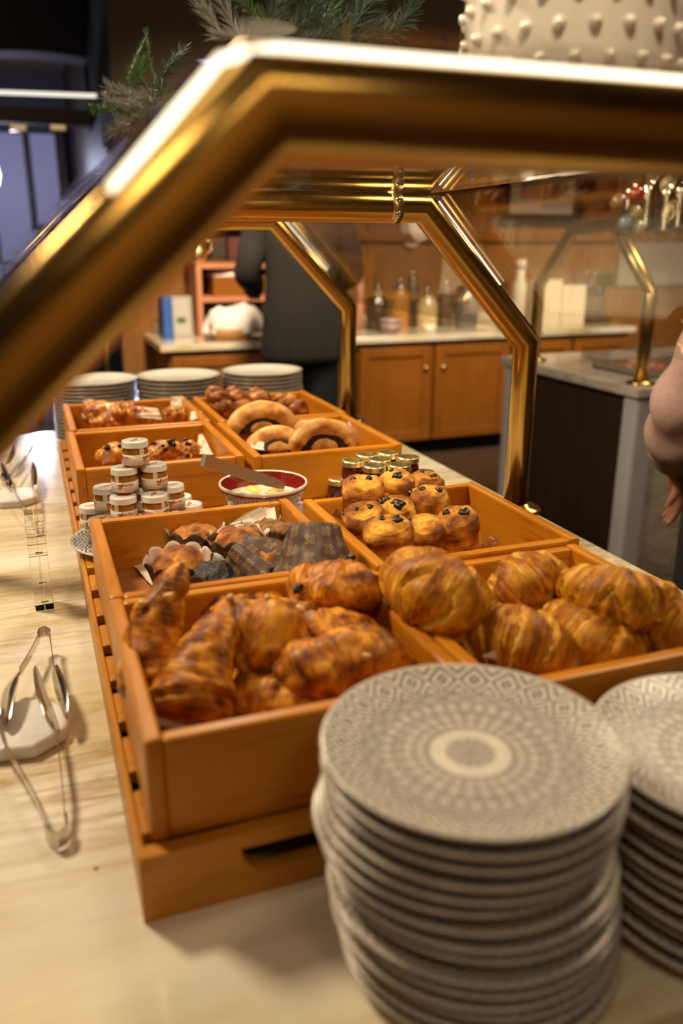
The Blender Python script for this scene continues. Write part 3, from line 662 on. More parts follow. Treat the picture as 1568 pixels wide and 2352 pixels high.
# chocolate rolls, spiral end up
def roll(label, u, v, z, w, d, h, rz, tilt, seed, eyes):
    """barrel with a spiral flaky face on top; eyes = chocolate bits at (x, y, r) on the face"""
    q = P(u, v, z); t = tag(empty('chocolate_roll', q, (tilt[0], tilt[1], rz)), label, 'pastry', 'chocolate rolls in their crate')
    n, rings = 64, []; vv, ff, uv, at = [], [], [], []
    m1, m2 = 16, 26
    for i in range(m1+m2):
        if i < m1:
            s = i/m1; rr = .80+.2*math.sin(PI*min(1, .15+s*.62)); z_ = -h+h*.80*s; uu = s*.45
        else:
            s = (i-m1)/(m2-1); ang = s*PI/2; rr = max(.004, 1-s)if s > .45 else max(.004, .70*math.cos(ang*.9)+.30*math.cos(ang)**.5); rr = max(.004, math.cos(ang)**.62 if s < 1 else .004); z_ = -h*.20+h*.26*math.sin(ang)**.8; uu = .45+s*1.2
        for j in range(n):
            a_ = 2*PI*j/n; sq = 1/(abs(math.cos(a_))**2.6+abs(math.sin(a_))**2.6)**(1/2.6)
            k = rr*sq; x, y = k*w/2*math.cos(a_), k*d/2*math.sin(a_)
            nz = fbm(x*40+seed, y*40, z_*40)
            ph = (k*3.1-a_/(2*PI)) % 1
            lay = .0022*(ph**2) if i > m1 else .0009*math.sin(z_*900+a_*2+4*nz)
            x *= 1+.10*nz; y *= 1+.10*nz; vv.append(Vector((x, y, z_+lay*(1 if i > m1 else 0)+.003*nz)))
            uv.append((uu*1.6+(a_/(2*PI))*.0, j/n)); at.append(.34+.9*nz+(.14 if .7 < k else 0)+(.10 if ph > .85 else 0)-(.12 if i < m1*.6 else 0))
    for i in range(m1+m2-1):
        for j in range(n): ff.append((i*n+j, i*n+(j+1) % n, (i+1)*n+(j+1) % n, (i+1)*n+j))
    ff.append(tuple(reversed(range(n)))); ff.append(tuple(range((m1+m2-1)*n, (m1+m2)*n)))
    mesh('flaky_dough', vv, ff, M['pain'], t, uv=uv, attr=at)
    for e_ in eyes:
        k = min(.98, math.hypot(e_[0]/(w/2), e_[1]/(d/2))); r = e_[2]; zt = -h*.20+h*.26*math.sin(math.acos(min(1, k)**1.6))**.8
        a2 = fbm(e_[0]*99, seed, 0)
        bv, bf = lathe([(.0005, -r), (r*.8, -r*.6), (r, 0), (r*.75, r*.45), (.0005, r*.55)], 12, rfn=lambda i_, g_: 1+.22*math.sin(g_*3+seed+i_)+.15*math.sin(g_*5+i_))
        mesh('chocolate_stick', bv, bf, M['chocolate'], t, loc=(e_[0], e_[1], zt+.0005))
e2 = lambda a_, r=.0055, s=.014, y=.004: [(-s, y, r), (s, y+a_, r)]
R_ = roll
ZC = .165
R_('chocolate roll at the back left, standing against the left wall of its crate', 832, 1108, .172, .062, .056, .078, -.2, (.22, -.10), 1, [(-.012, .006, .0042), (.010, .002, .0048), (-.024, .018, .0042)])
R_('chocolate roll at the back, middle of three, with one large chocolate end', 910, 1096, .168, .056, .052, .078, -.5, (.30, .05), 2, [(-.008, .012, .0038), (.002, -.004, .0075), (-.022, .014, .005)])
R_('chocolate roll at the back right, small side showing', 980, 1098, .150, .056, .050, .070, -.3, (.28, .05), 3, [(-.006, .010, .0042), (.012, .001, .0048), (.006, -.002, .0036)])
R_('chocolate roll in the second row at the right, two chocolate ends', 990, 1134, .158, .058, .052, .074, -.15, (.36, .05), 4, [(-.013, .006, .0054), (.012, .003, .0048), (-.025, .012, .0055)])
R_('chocolate roll in the very middle with a broken black lump', 908, 1160, .150, .060, .048, .070, -.1, (.36, 0), 5, [(.002, -.005, .0095), (-.019, .008, .0055), (-.010, .011, .0045)])
R_('chocolate roll at the left wall in the second row', 832, 1176, .148, .058, .048, .068, -.1, (.34, -.2), 6, [(-.008, .004, .0050), (.012, .002, .0045), (-.022, .010, .0045)])
R_('chocolate roll at the front left of its crate', 888, 1206, .148, .066, .050, .074, -.40, (.38, -.12), 7, [(-.006, .009, .0052), (.014, .004, .0072), (-.023, .014, .0036)])
R_('chocolate roll at the front middle, pale folded side showing', 972, 1204, .142, .056, .052, .070, -.6, (.40, -.05), 8, [(-.020, .002, .0065), (-.019, -.008, .005)])
R_('chocolate roll at the front right of its crate, largest chocolate end', 1048, 1186, .150, .060, .058, .080, -.35, (.32, -.22), 9, [(-.012, .007, .0056), (.011, -.002, .0080)])
# ---------------------------------------------------------------- muffins in tulip cups
a = NT('brown_cup_paper'); tcu = a.n('ShaderNodeTexCoord').outputs['UV']; s_ = a.n('ShaderNodeSeparateXYZ', {0: tcu}); g = a.ma
U_ = g('MULTIPLY', s_.outputs[1], 11.); V_ = g('ADD', g('MULTIPLY', s_.outputs[0], 2.6), g('MULTIPLY', g('FRACT', g('MULTIPLY', g('FLOOR', U_), .5)), 1.))
fx = g('SUBTRACT', g('FRACT', U_), .5); fy = g('SUBTRACT', g('FRACT', V_), .5)
rr = g('SQRT', g('ADD', g('MULTIPLY', fx, fx), g('MULTIPLY', fy, fy))); an = g('ARCTAN2', fy, fx)
pet = g('ABSOLUTE', g('SUBTRACT', rr, g('MULTIPLY', g('POWER', g('ABSOLUTE', g('SINE', g('MULTIPLY', an, 2.))), .5), .30)))
inn = g('ABSOLUTE', g('SUBTRACT', rr, g('MULTIPLY', g('POWER', g('ABSOLUTE', g('SINE', g('MULTIPLY', an, 2.))), .5), .17)))
pk = g('MAXIMUM', g('MULTIPLY', g('LESS_THAN', pet, .028), g('GREATER_THAN', rr, .05)), g('MULTIPLY', g('LESS_THAN', inn, .018), g('GREATER_THAN', rr, .05)))
n_ = a.noise(a.coords(), 60, 3)
a.p(col=a.mix(g('MULTIPLY', pk, .8), a.mix(n_, (.085, .045, .030), (.12, .066, .046)), (.42, .27, .10)), rough=.6); a.bump(a.noise(a.coords(), 25, 3), .25, .003); M['cup'] = a.m
M['cup_in'] = plain('pale_cup_lining', (.66, .56, .48), .6, nz=.1)
def muffin(label, loc, rot, cakem, seed, rt=.040, rb=.026, h=.054, top=True, dome=.020, crush=0.):
    t = tag(empty('muffin', loc, rot), label, 'muffin', 'muffins in brown paper cups')
    n, m = 96, 14; v, uv, f, fm = [], [], [], []
    def rad(s, a_, o):
        r = rb+(rt-rb)*s; r *= 1+.03*math.sin(a_*16+seed)*(1-s*.5)+.05*fbm(math.cos(a_)+seed, math.sin(a_), s*1.5)+crush*fbm(math.cos(a_)*1.5+seed, math.sin(a_)*1.5, s*2.5)
        if s > .8: r *= 1+.10*(s-.8)*5*(.5+.5*math.cos(a_*8+seed))
        return r+o
    def hh(s, a_): return h*s+(.010*max(0, s-.75)*4*(abs(math.cos(a_*5+seed))**.6-.2)) 
    for o, sgn in ((.0, 1), (-.0007, -1)):
        for i in range(m+1):
            s = i/m
            for j in range(n):
                a_ = 2*PI*j/n; r = rad(s, a_, o); v.append(Vector((r*math.cos(a_), r*math.sin(a_), hh(s, a_)+(.0007 if o and i == 0 else 0)))); uv.append((s, j/n))
    N1 = (m+1)*n
    for i in range(m):
        for j in range(n):
            q = (i*n+j, i*n+(j+1) % n, (i+1)*n+(j+1) % n, (i+1)*n+j); f.append(q); fm.append(0)
            f.append(tuple(reversed([x+N1 for x in q]))); fm.append(1)
    for j in range(n): f.append((m*n+j, m*n+(j+1) % n, N1+m*n+(j+1) % n, N1+m*n+j)); fm.append(0)
    f.append(tuple(reversed(range(n)))); fm.append(0)
    f.append(tuple(range(N1, N1+n))); fm.append(1)
    mesh('paper_cup', v, f, None, t, uv=uv, mats=[M['cup'], M['cup_in']], fmat=fm)
    # cake: fills the cup and domes over
    v, f, at = [], [], []; n = 72; K = 30
    for i in range(K+1):
        s = i/K
        if s < .4: zz = h*.70*s/.4+.002; r = (rb-.0025)+(rt-rb-.004)*(s/.4)*.80
        else:
            q_ = (s-.4)/.6; r = (rt-.0055)*max(.004, math.cos(q_*PI/2)**.8); zz = h*.70+dome*math.sin(q_*PI/2)+.004
        for j in range(n):
            a_ = 2*PI*j/n; x, y = r*math.cos(a_), r*math.sin(a_); k = fbm(x*55+seed*3, y*55, seed)+.5*fbm(x*160+seed, y*160, 3)
            v.append(Vector((x, y, zz+(.0045*k if s > .4 else 0)))); at.append(.35+.6*k+(.3*(s-.4) if s > .4 else -.1))
    for i in range(K):
        for j in range(n): f.append((i*n+j, i*n+(j+1) % n, (i+1)*n+(j+1) % n, (i+1)*n+j))
    f.append(tuple(reversed(range(n)))); f.append(tuple(range(K*n, (K+1)*n)))
    mesh('cake', v, f, cakem, t, attr=at)
    return t
MZ = RZ+.012
def mpos(u, v, h=.052): q = P(u, v, MZ+h); return (q.x, q.y, MZ)
muffin('golden muffin at the back left of the muffin crate', mpos(446, 1222), (0, .04, .3), M['cake'], 1)
muffin('golden muffin in the middle, partly behind a tipped cup', mpos(549, 1240), (-.05, .03, 1.), M['cake'], 2, dome=.026)
muffin('darker brown muffin at the back right of the muffin crate', mpos(622, 1212), (0, 0, 2.), M['cake_brown'], 3)
muffin('golden muffin at the front left of the muffin crate, bumpy top', mpos(412, 1288), (.05, -.05, .5), M['cake'], 4, dome=.028)
muffin('black chocolate muffin at the front of its crate', mpos(490, 1312, .05), (.06, .04, .5), M['choc_cake'], 5, rt=.038, rb=.027, h=.050, dome=.020)
muffin('tipped muffin cup lying on its side at the front, patterned bottom up', P(548, 1262, .140), (math.radians(118), math.radians(-6), math.radians(38)), M['cake'], 6, h=.058, crush=.18)
muffin('tipped muffin cup lying over the right rim, patterned paper outwards', P(722, 1210, .180), (math.radians(150), math.radians(8), math.radians(-5)), M['cake_brown'], 7, rt=.046, rb=.030, h=.058, crush=.12)
# ---------------------------------------------------------------- coil buns (right, behind the gold lids)
def arc_bun(label, u, v, z, R, r, tilt, rz, seed, span=1.12, fillr=True):
    q = P(u, v, z); t = tag(empty('chocolate_coil_bun', q, (tilt, 0, rz)), label, 'pastry', 'chocolate coil buns in their crate')
    pts = [Vector((R*math.cos(PI*(.5+span/2*(1-2*k/8))), 0, R*.72*math.sin(PI*(.5+span/2*(1-2*k/8))))) for k in range(9)]
    d = noisefn(seed, .10, 5, 1.2)
    vv, f, uv, at = loft(pts, lambda u: (r*1.25*min(1, math.sqrt(min(u, 1-u)*7+.02)), r*min(1, math.sqrt(min(u, 1-u)*7+.02))), 24, 56, d, lambda u, th: .35+.7*fbm(u*5+seed, math.cos(th), math.sin(th)), up=(0, 1, 0))
    mesh('dough_coil', vv, f, M['coil'], t, uv=uv, attr=at)
    if fillr:
        pts = [p*.66 for p in pts]
        vv, f, uv, at = loft(pts, lambda u: (r*.95, r*.62), 20, 40, d, lambda u, th: 0, up=(0, 1, 0)); mesh('chocolate_filling', vv, f, M['chocolate'], t)
        pts = [p*.42 for p in pts]
        vv, f, uv, at = loft([p*1.0 for p in pts], lambda u: (r*1.0, r*.6), 20, 30, d, lambda u, th: .5, up=(0, 1, 0)); mesh('inner_coil', vv, f, M['coil'], t, uv=uv, attr=at)
arc_bun('arched chocolate coil bun standing at the back left of its crate', 603, 988, .135, .056, .016, -.15, -.1, 1)
arc_bun('arched chocolate coil bun at the front right of its crate', 745, 1030, .125, .056, .014, -.25, -.15, 2)
arc_bun('low chocolate coil bun at the front left of its crate', 640, 1035, .110, .050, .015, -.7, -.1, 3)
lump('dough_roll', 'long golden bun lying along the back wall of the coil bun crate', [P(672, 985, .135), P(730, 978, .14), P(795, 988, .135)], [.034, .036, .032], 4, M['coil'], 'pastry', 'chocolate coil buns in their crate', amp=.05, fold=0, famp=0)
lump('dough_roll', 'flat golden bun lying in the middle of the coil bun crate', [P(570, 1005, .11), P(640, 1000, .115), P(700, 1008, .11)], [.035, .045, .04], 5, M['coil'], 'pastry', 'chocolate coil buns in their crate', amp=.08, fold=0, famp=0, chips=3)
lump('dough_roll', 'golden bun beside the right arched coil bun, at the crate bottom', [P(680, 1030, .09), P(720, 1025, .09), P(775, 1022, .09)], [.04, .05, .04], 15, M['coil'], 'pastry', 'chocolate coil buns in their crate', amp=.08, fold=0, famp=0)
# chocolate chip pastries (left, behind the jars)
GE = 'chocolate chip pastries in their crate'
for i, (a_, b_, z, wd, lb) in enumerate([((228, 1058), (305, 1040), .105, .050, 'leftmost chocolate chip pastry, beside a paper corner'), ((345, 1048), (415, 1032), .125, .042, 'chocolate chip pastry lying highest, right of the top jar'),
        ((360, 1066), (440, 1058), .10, .042, 'chocolate chip pastry in front of the highest one'), ((410, 1040), (460, 1038), .11, .040, 'chocolate chip pastry at the right paper corner'), ((285, 1058), (345, 1052), .095, .045, 'chocolate chip pastry half hidden behind the top jam jar')]):
    pa, pb = P(*a_, z), P(*b_, z); mid = (pa+pb)/2+Vector((0, .0, .008))
    lump('chip_pastry', lb, [pa, mid, pb], [wd*.8, wd, wd*.75], 20+i, M['glazed'], 'pastry', GE, amp=.16, chips=6, fold=1.5, famp=.15)
# glazed pastries (back left)
GF = 'glazed pastries in the back left crate'
for i, (a_, b_, z, wd, lb) in enumerate([((195, 955), (255, 945), .125, .055, 'leftmost glazed pastry in the back left crate'), ((255, 950), (315, 948), .132, .05, 'tallest glazed pastry in the back left crate, second from the left'),
        ((310, 962), (358, 962), .115, .045, 'glazed pastry left of the folded parchment corner'), ((375, 957), (430, 955), .12, .042, 'small coiled glazed pastry near the right wall of the back left crate'), ((205, 975), (290, 972), .105, .045, 'low glazed pastry along the front wall of the back left crate')]):
    pa, pb = P(*a_, z), P(*b_, z); mid = (pa+pb)/2+Vector((0, .0, .008))
    lump('glazed_pastry', lb, [pa, mid, pb], [wd*.75, wd, wd*.7], 40+i, M['glazed'], 'pastry', GF, amp=.2, fold=3.5, famp=.25)
# dark braided pastries (back right)
def braid(label, pa, pb, wd, seed):
    pa, pb = Vector(pa), Vector(pb); c = (pa+pb)/2; ax = (pb-pa); L_ = ax.length; t = tag(empty('braided_pastry', c), label, 'pastry', 'dark braided pastries in the back right crate')
    s1 = ax.cross(Vector((0, 0, 1))); s1 = s1.normalized() if s1.length > .01 else Vector((1, 0, 0)); s2 = s1.cross(ax).normalized()
    for k in range(2):
        pts = []
        for i in range(13):
            u = i/12; ph = u*2*PI*1.6+k*PI; e = math.sin(PI*(u*.86+.07)); pts.append(pa-c+ax*u+(s1*math.cos(ph)+s2*math.sin(ph))*wd*.26*e)
        v, f, uv, at = loft(pts, lambda u: (wd*.30*math.sin(PI*(u*.9+.05))**.5,)*2, 18, 60, noisefn(seed+k, .22, 9, 1.5), lambda u, th: .4+.8*fbm(u*8+seed, math.cos(th), math.sin(th)), up=tuple(s2))
        mesh('dough_strand', v, f, M['pecan'], t, uv=uv, attr=at)
for i, (a_, za, b_, zb, lb) in enumerate([((480, 893), .17, (530, 950), .11, 'leftmost dark braided pastry leaning out over the crate corner'), ((525, 893), .165, (572, 948), .11, 'second dark braided pastry from the left, leaning on the first'),
        ((578, 895), .16, (612, 945), .11, 'third dark braided pastry from the left, in the middle'), ((632, 915), .14, (705, 945), .11, 'dark braided pastry lying alone at the right of its crate'), ((600, 925), .12, (655, 950), .10, 'low dark braided pastry between the leaning ones and the lone one')]):
    braid(lb, P(*a_, za), P(*b_, zb), .052, i*3+1)
# ---------------------------------------------------------------- parchment sheets
def paper(label, corners, seed, amp=.006, grp='parchment liners', n=14):
    """curled sheet spanned by four corners"""
    c = sum((Vector(p) for p in corners), Vector())/4; a_, b_, c_, d_ = [Vector(p)-c for p in corners]; v, f = [], []
    nn = (b_-a_).cross(d_-a_).normalized()
    for k in (0, 1):
        for i in range(n+1):
            for j in range(n+1):
                s, t_ = i/n, j/n; p = a_*(1-s)*(1-t_)+b_*s*(1-t_)+c_*s*t_+d_*(1-s)*t_
                v.append(p+nn*(amp*fbm(s*2.2+seed, t_*2.2, seed)*2+k*.0004))
    N = (n+1)*(n+1)
    for i in range(n):
        for j in range(n):
            q = (i*(n+1)+j, (i+1)*(n+1)+j, (i+1)*(n+1)+j+1, i*(n+1)+j+1); f.append(tuple(reversed(q))); f.append(tuple(x+N for x in q))
    for k in range(n):
        for q in ((k, k+1), (n*(n+1)+k+1, n*(n+1)+k), ((k+1)*(n+1), k*(n+1)), (k*(n+1)+n, (k+1)*(n+1)+n)): f.append((q[0], q[1], q[1]+N, q[0]+N))
    tag(mesh('parchment_sheet', v, f, M['paper'], loc=c), label, 'paper', grp)
paper('parchment sheet lining the left floor of the muffin crate', [P(300, 1290, .082), P(352, 1350, .078), P(470, 1330, .078), P(420, 1250, .08)], 1, .002)
paper('parchment corner rising behind the dark brown muffin', [P(512, 1215, .12), P(640, 1215, .12), P(628, 1150, .15), P(560, 1180, .14)], 2, .003)
paper('thin parchment edge sticking up at the left wall of the muffin crate', [P(266, 1236, .11), P(272, 1240, .11), P(274, 1212, .135), P(270, 1214, .135)], 3, .001)
paper('parchment corner under the front chocolate rolls', [P(862, 1246, .11), P(925, 1278, .10), P(955, 1276, .11), P(900, 1248, .12)], 4, .003)
paper('parchment corner between the muffin crate and the leftmost chocolate roll', [P(762, 1184, .13), P(792, 1196, .12), P(778, 1166, .15), P(770, 1170, .15)], 5, .001)
paper('round parchment edge behind the croissants at the back wall', [P(1105, 1345, .11), P(1330, 1345, .11), P(1300, 1308, .14), P(1180, 1315, .14)], 6, .004)
paper('small parchment tip standing beside the front plate stack', [P(1108, 1508, .16), P(1142, 1515, .158), P(1138, 1496, .165), P(1128, 1498, .165)], 7, .001)
paper('parchment piece curling up behind the glazed pastries', [P(188, 960, .12), P(372, 962, .12), P(362, 938, .14), P(192, 918, .155)], 8, .006)
paper('folded parchment strip hanging over the back rim of the glazed pastry crate', [P(393, 948, .12), P(432, 950, .12), P(420, 908, .157), P(390, 910, .157)], 9, .004)
paper('white parchment corner at the right wall of the glazed pastry crate', [P(436, 965, .14), P(458, 962, .14), P(464, 946, .15), P(438, 946, .15)], 10, .001)
paper('parchment corner standing left of the chocolate chip pastries', [P(234, 1068, .12), P(264, 1052, .12), P(240, 1034, .15), P(236, 1036, .15)], 11, .002)
paper('parchment corner standing right of the chocolate chip pastries', [P(452, 1042, .11), P(490, 1045, .11), P(464, 995, .14), P(455, 998, .14)], 12, .003)
paper('white parchment corner at the left of the coil buns', [P(576, 1030, .12), P(606, 1034, .12), P(606, 1005, .135), P(574, 1008, .135)], 13, .002)
paper('parchment corner standing at the right wall of the coil bun crate', [P(792, 1010, .11), P(826, 1020, .11), P(800, 965, .15), P(794, 968, .15)], 14, .003)
paper('parchment edge at the right of the front right chocolate roll', [P(1128, 1256, .10), P(1150, 1248, .10), P(1128, 1228, .12), P(1120, 1236, .12)], 15, .001)
# ---------------------------------------------------------------- jam jars
def ellipse_disc(cx, cy, rx, ry, n=16): return [(cx+rx*math.cos(2*PI*i/n), cy+ry*math.sin(2*PI*i/n)) for i in range(n)]
def wrap(me_v, r, ang0): return [Vector((r*math.sin(ang0+x/r), -r*math.cos(ang0+x/r), z)) for x, z in me_v]
def text_geo(txt, size, shear=0.):
    c = bpy.data.curves.new('lettering', 'FONT'); c.body = txt; c.size = size; c.align_x = 'CENTER'; c.resolution_u = 2; c.shear = shear; c.offset = size*.012
    o = bpy.data.objects.new('lettering', c); COL.objects.link(o); dg = bpy.context.evaluated_depsgraph_get(); me = bpy.data.meshes.new_from_object(o.evaluated_get(dg))
    v = [(p.co.x, p.co.y) for p in me.vertices]; f = [tuple(p.vertices) for p in me.polygons]
    bpy.data.objects.remove(o); bpy.data.curves.remove(c); bpy.data.meshes.remove(me); return v, f
M['jam'] = plain('amber_jam', (.34, .13, .012), .08, coat=1., nz=.35, nsc=120)
M['jam_red'] = plain('dark_red_jam', (.055, .008, .006), .06, coat=1.)
M['lid_white'] = plain('white_lid', (.80, .76, .72), .3, coat=.3)
M['label'] = plain('cream_label', (.80, .70, .58), .55); M['red'] = plain('red_print', (.60, .02, .03), .5); M['greyprint'] = plain('grey_print', (.34, .29, .24), .5)
M['peach'] = plain('peach_print', (.85, .16, .03), .5, nz=.3, nsc=400); M['leaf'] = plain('leaf_print', (.06, .12, .03), .5); M['seal'] = plain('paper_seal', (.74, .62, .44), .5)
JR, JH = .0200, .0385
txt_logo = text_geo('Darbo', .0075, .25)
def fruit(parent, kind):
    """printed peach with two leaves, on the label (kind 0, wrapped) or flat on the lid (kind 1)"""
def jar(name, label, jam, lid, R, H, group, full=True):
    t = tag(empty(name, (0, 0, 0)), label, 'jar', group)
    body = [(.001, .0006), (R*.84, .0), (R*.95, .004), (R*.98, .010), (R*.98, H*.52), (R*.95, H*.60), (R*.90, H*.66), (R*.88, H*.74), (R*.86, H*.80), (.001, H*.80)]
    mesh('glass_jar', *lathe(body, 40), jam, t)
    l = [(.001, H*.985), (R*.5, H*.985), (R*.60, H), (R*.86, H), (R*.96, H*.985), (R*.985, H*.95), (R*.985, H*.78), (R*1.0, H*.765), (R*1.0, H*.755), (R*.9, H*.755), (.001, H*.756)]
    lidv = lathe(l, 48)
    ld = mesh('lid', *lidv, lid, t)
    if not full: return t
    mesh('label', *lathe([(R*.985, H*.10), (R*.995, H*.10), (R*.995, H*.50), (R*.985, H*.50)], 48), M['label'], t)
    r = R+.0002
    for k, a0 in enumerate((0, 2*PI/3, 4*PI/3)):
        v, f = txt_logo; vv = wrap([(x, z+H*.33) for x, z in v], r, a0); mesh('printed_name', vv, f, M['red'], t, smooth=False)
        mb = MB()
        for (xw, zz) in ((.013, .26), (.011, .17)):
            n = 6; mb.add((wrap([(-xw/2+xw*i/n, H*zz+dz_) for i in range(n+1) for dz_ in (0, .0007)], r, a0), [(2*i, 2*i+2, 2*i+3, 2*i+1) for i in range(n)]))
        mb.build('printed_lines', M['greyprint'], t, smooth=False)
        a1 = a0-.52
        pts = ellipse_disc(0, H*.28, .0034, .0034); mesh('printed_peach', wrap(pts, r, a1), [tuple(range(16))], M['peach'], t, smooth=False)
        mb = MB()
        for (px_, pz_, rx, rz_) in ((.0026, H*.28+.0040, .0028, .0012), (-.0018, H*.28+.0042, .0022, .0010)): mb.add((wrap(ellipse_disc(px_, pz_, rx, rz_, 12), r+.0001, a1), [tuple(range(12))]))
        mb.build('printed_leaves', M['leaf'], t, smooth=False)
    mesh('seal_strip', wrap([(-.0035, H*.46), (.0035, H*.46), (.0035, H*.78), (-.0035, H*.78)], R*1.003, -.75), [(0, 1, 2, 3)], M['seal'], t, smooth=False)
    mesh('lid_peach', [(x, y, H*.986+.0002) for x, y in ellipse_disc(.001, .0005, .0052, .0042)], [tuple(range(16))], M['peach'], ld, smooth=False)
    mb = MB()
    for (cx_, cy_) in ((.0085, .001), (-.0065, .0025)): mb.add(([(x, y, H*.986+.0003) for x, y in ellipse_disc(cx_, cy_, .0032, .0014, 12)], [tuple(range(12))]))
    mb.build('lid_leaves', M['leaf'], ld, smooth=False)
    return t
# plate under the pyramid
DZ = RZ+.004
q = P(300, 1182, DZ+.016); PC = Vector((.118, 1.238, 0))
dish = make_plate('patterned_dish', .095, M['dish_black'], M['white_ceramic'], h=.010); dish.location = (PC.x, PC.y, RZ+.003); tag(dish, 'white dish with black pattern under the white lidded jam jars', 'plate')
jz = RZ+.003+.0045
G_ = 'white lidded jam jars in the pyramid'
jp = jar('jam_jar', '', M['jam'], M['lid_white'], JR, JH, G_)
JL = [(309, 1010, 3, .75, 'jam jar at the very top of the pyramid'), (284, 1072, 2, -.3, 'jam jar left below the top one'), (352, 1064, 2, .35, 'jam jar right below the top one'), (318, 1058, 2, 2.0, 'jam jar mostly hidden behind and below the top one'),
      (243, 1116, 1, .2, 'jam jar at the left of the third row, logo facing front'), (282, 1138, 1, -.25, 'jam jar in the third row standing under the left upper one'), (354, 1134, 1, .9, 'slightly tilted jam jar in the third row under the right upper one'), (393, 1112, 1, -.1, 'jam jar at the right end of the third row'), (325, 1115, 1, 1.2, 'jam jar hidden in the centre of the third row'),
      (210, 1160, 0, -.3, 'jam jar at the far left of the bottom row'), (232, 1190, 0, .3, 'jam jar at the left front of the bottom row'), (412, 1138, 0, .4, 'jam jar at the right end of the bottom row'), (436, 1156, 0, 1., 'lowest jam jar right of the pyramid, lid edge only'), (300, 1178, 0, .1, 'jam jar of the bottom row hidden behind the muffin crate wall'), (365, 1172, 0, 2., 'second jam jar of the bottom row hidden behind the muffin crate wall')]
put = []
first = True
for (u, v, lv, rz, lb) in JL:
    o = jp if first else copy_tree(jp); first = False
    z0 = jz+lv*(JH+.0003); q = P(u, v, z0+JH); x, y = q.x, q.y
    for _ in range(30):
        for (ax, ay, al) in put:
            if al == lv:
                d = math.hypot(x-ax, y-ay)
                if d < JR*2.02:
                    k = (JR*2.03-d)/max(d, 1e-4); x += (x-ax)*k*.5; y += (y-ay)*k*.5
    y = min(y, 1.345); put.append((x, y, lv)); o.location = (x, y, z0); o.rotation_euler = (0, 0, rz+.35); o['label'] = 'white lidded '+lb
# gold lidded jars
dish2 = dish.copy(); COL.objects.link(dish2); q = P(860, 1075, RZ+.06); dish2.location = (.520, 1.235, RZ+.003); tag(dish2, 'patterned dish under the gold lidded jars', 'plate')
g0 = jar('preserve_jar', '', M['jam_red'], M['gold_lid'], .0205, .038, 'gold lidded jars on the second dish', full=False); first = True
GL = [(832, 1037, 1, 'gold lidded jar at the back left of the upper layer'), (889, 1037, 1, 'gold lidded jar at the back middle of the upper layer'), (936, 1048, 1, 'gold lidded jar at the right end of the upper layer'), (810, 1056, 1, 'gold lidded jar at the front left of the upper layer'), (869, 1053, 1, 'gold lidded jar in the centre of the upper layer'),
      (859, 1068, 1, 'gold lidded jar at the front middle of the upper layer'), (917, 1066, 1, 'gold lidded jar at the front right of the upper layer'), (777, 1098, 0, 'gold lidded jar at the lower left, in front'), (790, 1080, 0, 'gold lidded jar at the lower left, behind'), (972, 1082, 0, 'gold lidded jar at the lower right behind the rolls'),
      (840, 1095, 0, 'lower gold lidded jar hidden behind the left chocolate roll'), (905, 1095, 0, 'lower gold lidded jar hidden behind the middle chocolate roll')]
put = []
for (u, v, lv, lb) in GL:
    o = g0 if first else copy_tree(g0); first = False
    z0 = jz+lv*.0385; q = P(u, v, z0+.038); x, y = q.x, q.y
    for _ in range(60):
        for (ax, ay, al) in put:
            if al == lv:
                d = math.hypot(x-ax, y-ay)
                if d < .0414:
                    k = (.0418-d)/max(d, 1e-4); x += (x-ax)*k*.5; y += (y-ay)*k*.5
        y = min(max(y, 1.13), 1.33)
    put.append((x, y, lv)); o.location = (x, y, z0); o.rotation_euler = (0, 0, random.random()*6); o['label'] = lb
# ---------------------------------------------------------------- butter bowl
q = P(603, 1104, RZ+.072); bx, by = q.x, min(q.y, 1.262)
d3 = dish.copy(); COL.objects.link(d3); d3.location = (bx+.004, by-.004, RZ+.003); tag(d3, 'patterned saucer under the butter bowl', 'plate')
t = tag(empty('butter_bowl', (bx, by, RZ+.008)), 'round bowl with dark red pattern holding butter pieces', 'bowl')
a = NT('red_crackle_glaze'); vo = a.n('ShaderNodeTexVoronoi', {'Vector': a.coords(), 'Scale': 230.}, feature='DISTANCE_TO_EDGE').outputs['Distance']
a.p(col=a.mix(a.ma('GREATER_THAN', vo, .09), (.20, .02, .02), (.68, .60, .52)), rough=.2, coat=.5); M['crackle'] = a.m
M['darkred'] = plain('dark_red_glaze', (.20, .012, .012), .12, coat=.6)
BR = .072
out = [(.001, .0), (.036, .0), (.038, .004), (.050, .018), (.062, .036), (BR-.002, .057)]
mesh('bowl_body', *lathe(out, 64), M['crackle'], t)
mesh('inner_band', *lathe([(BR-.0035, .0625), (BR-.006, .052), (BR-.009, .040)], 64), M['darkred'], t)
mesh('bowl_inside', *lathe([(BR-.009, .040), (.05, .022), (.03, .012), (.001, .010)], 64), M['white_ceramic'], t)
mesh('rim', *lathe([(BR-.0022, .056), (BR+.0006, .060), (BR-.0004, .064), (BR-.0032, .0635), (BR-.0036, .060)], 64), M['white_ceramic'], t)
mesh('red_line', *lathe([(BR-.003, .0545), (BR-.0012, .0545), (BR-.0006, .0575), (BR-.003, .0575)], 64), M['darkred'], t)
rb_ = random.Random(5)
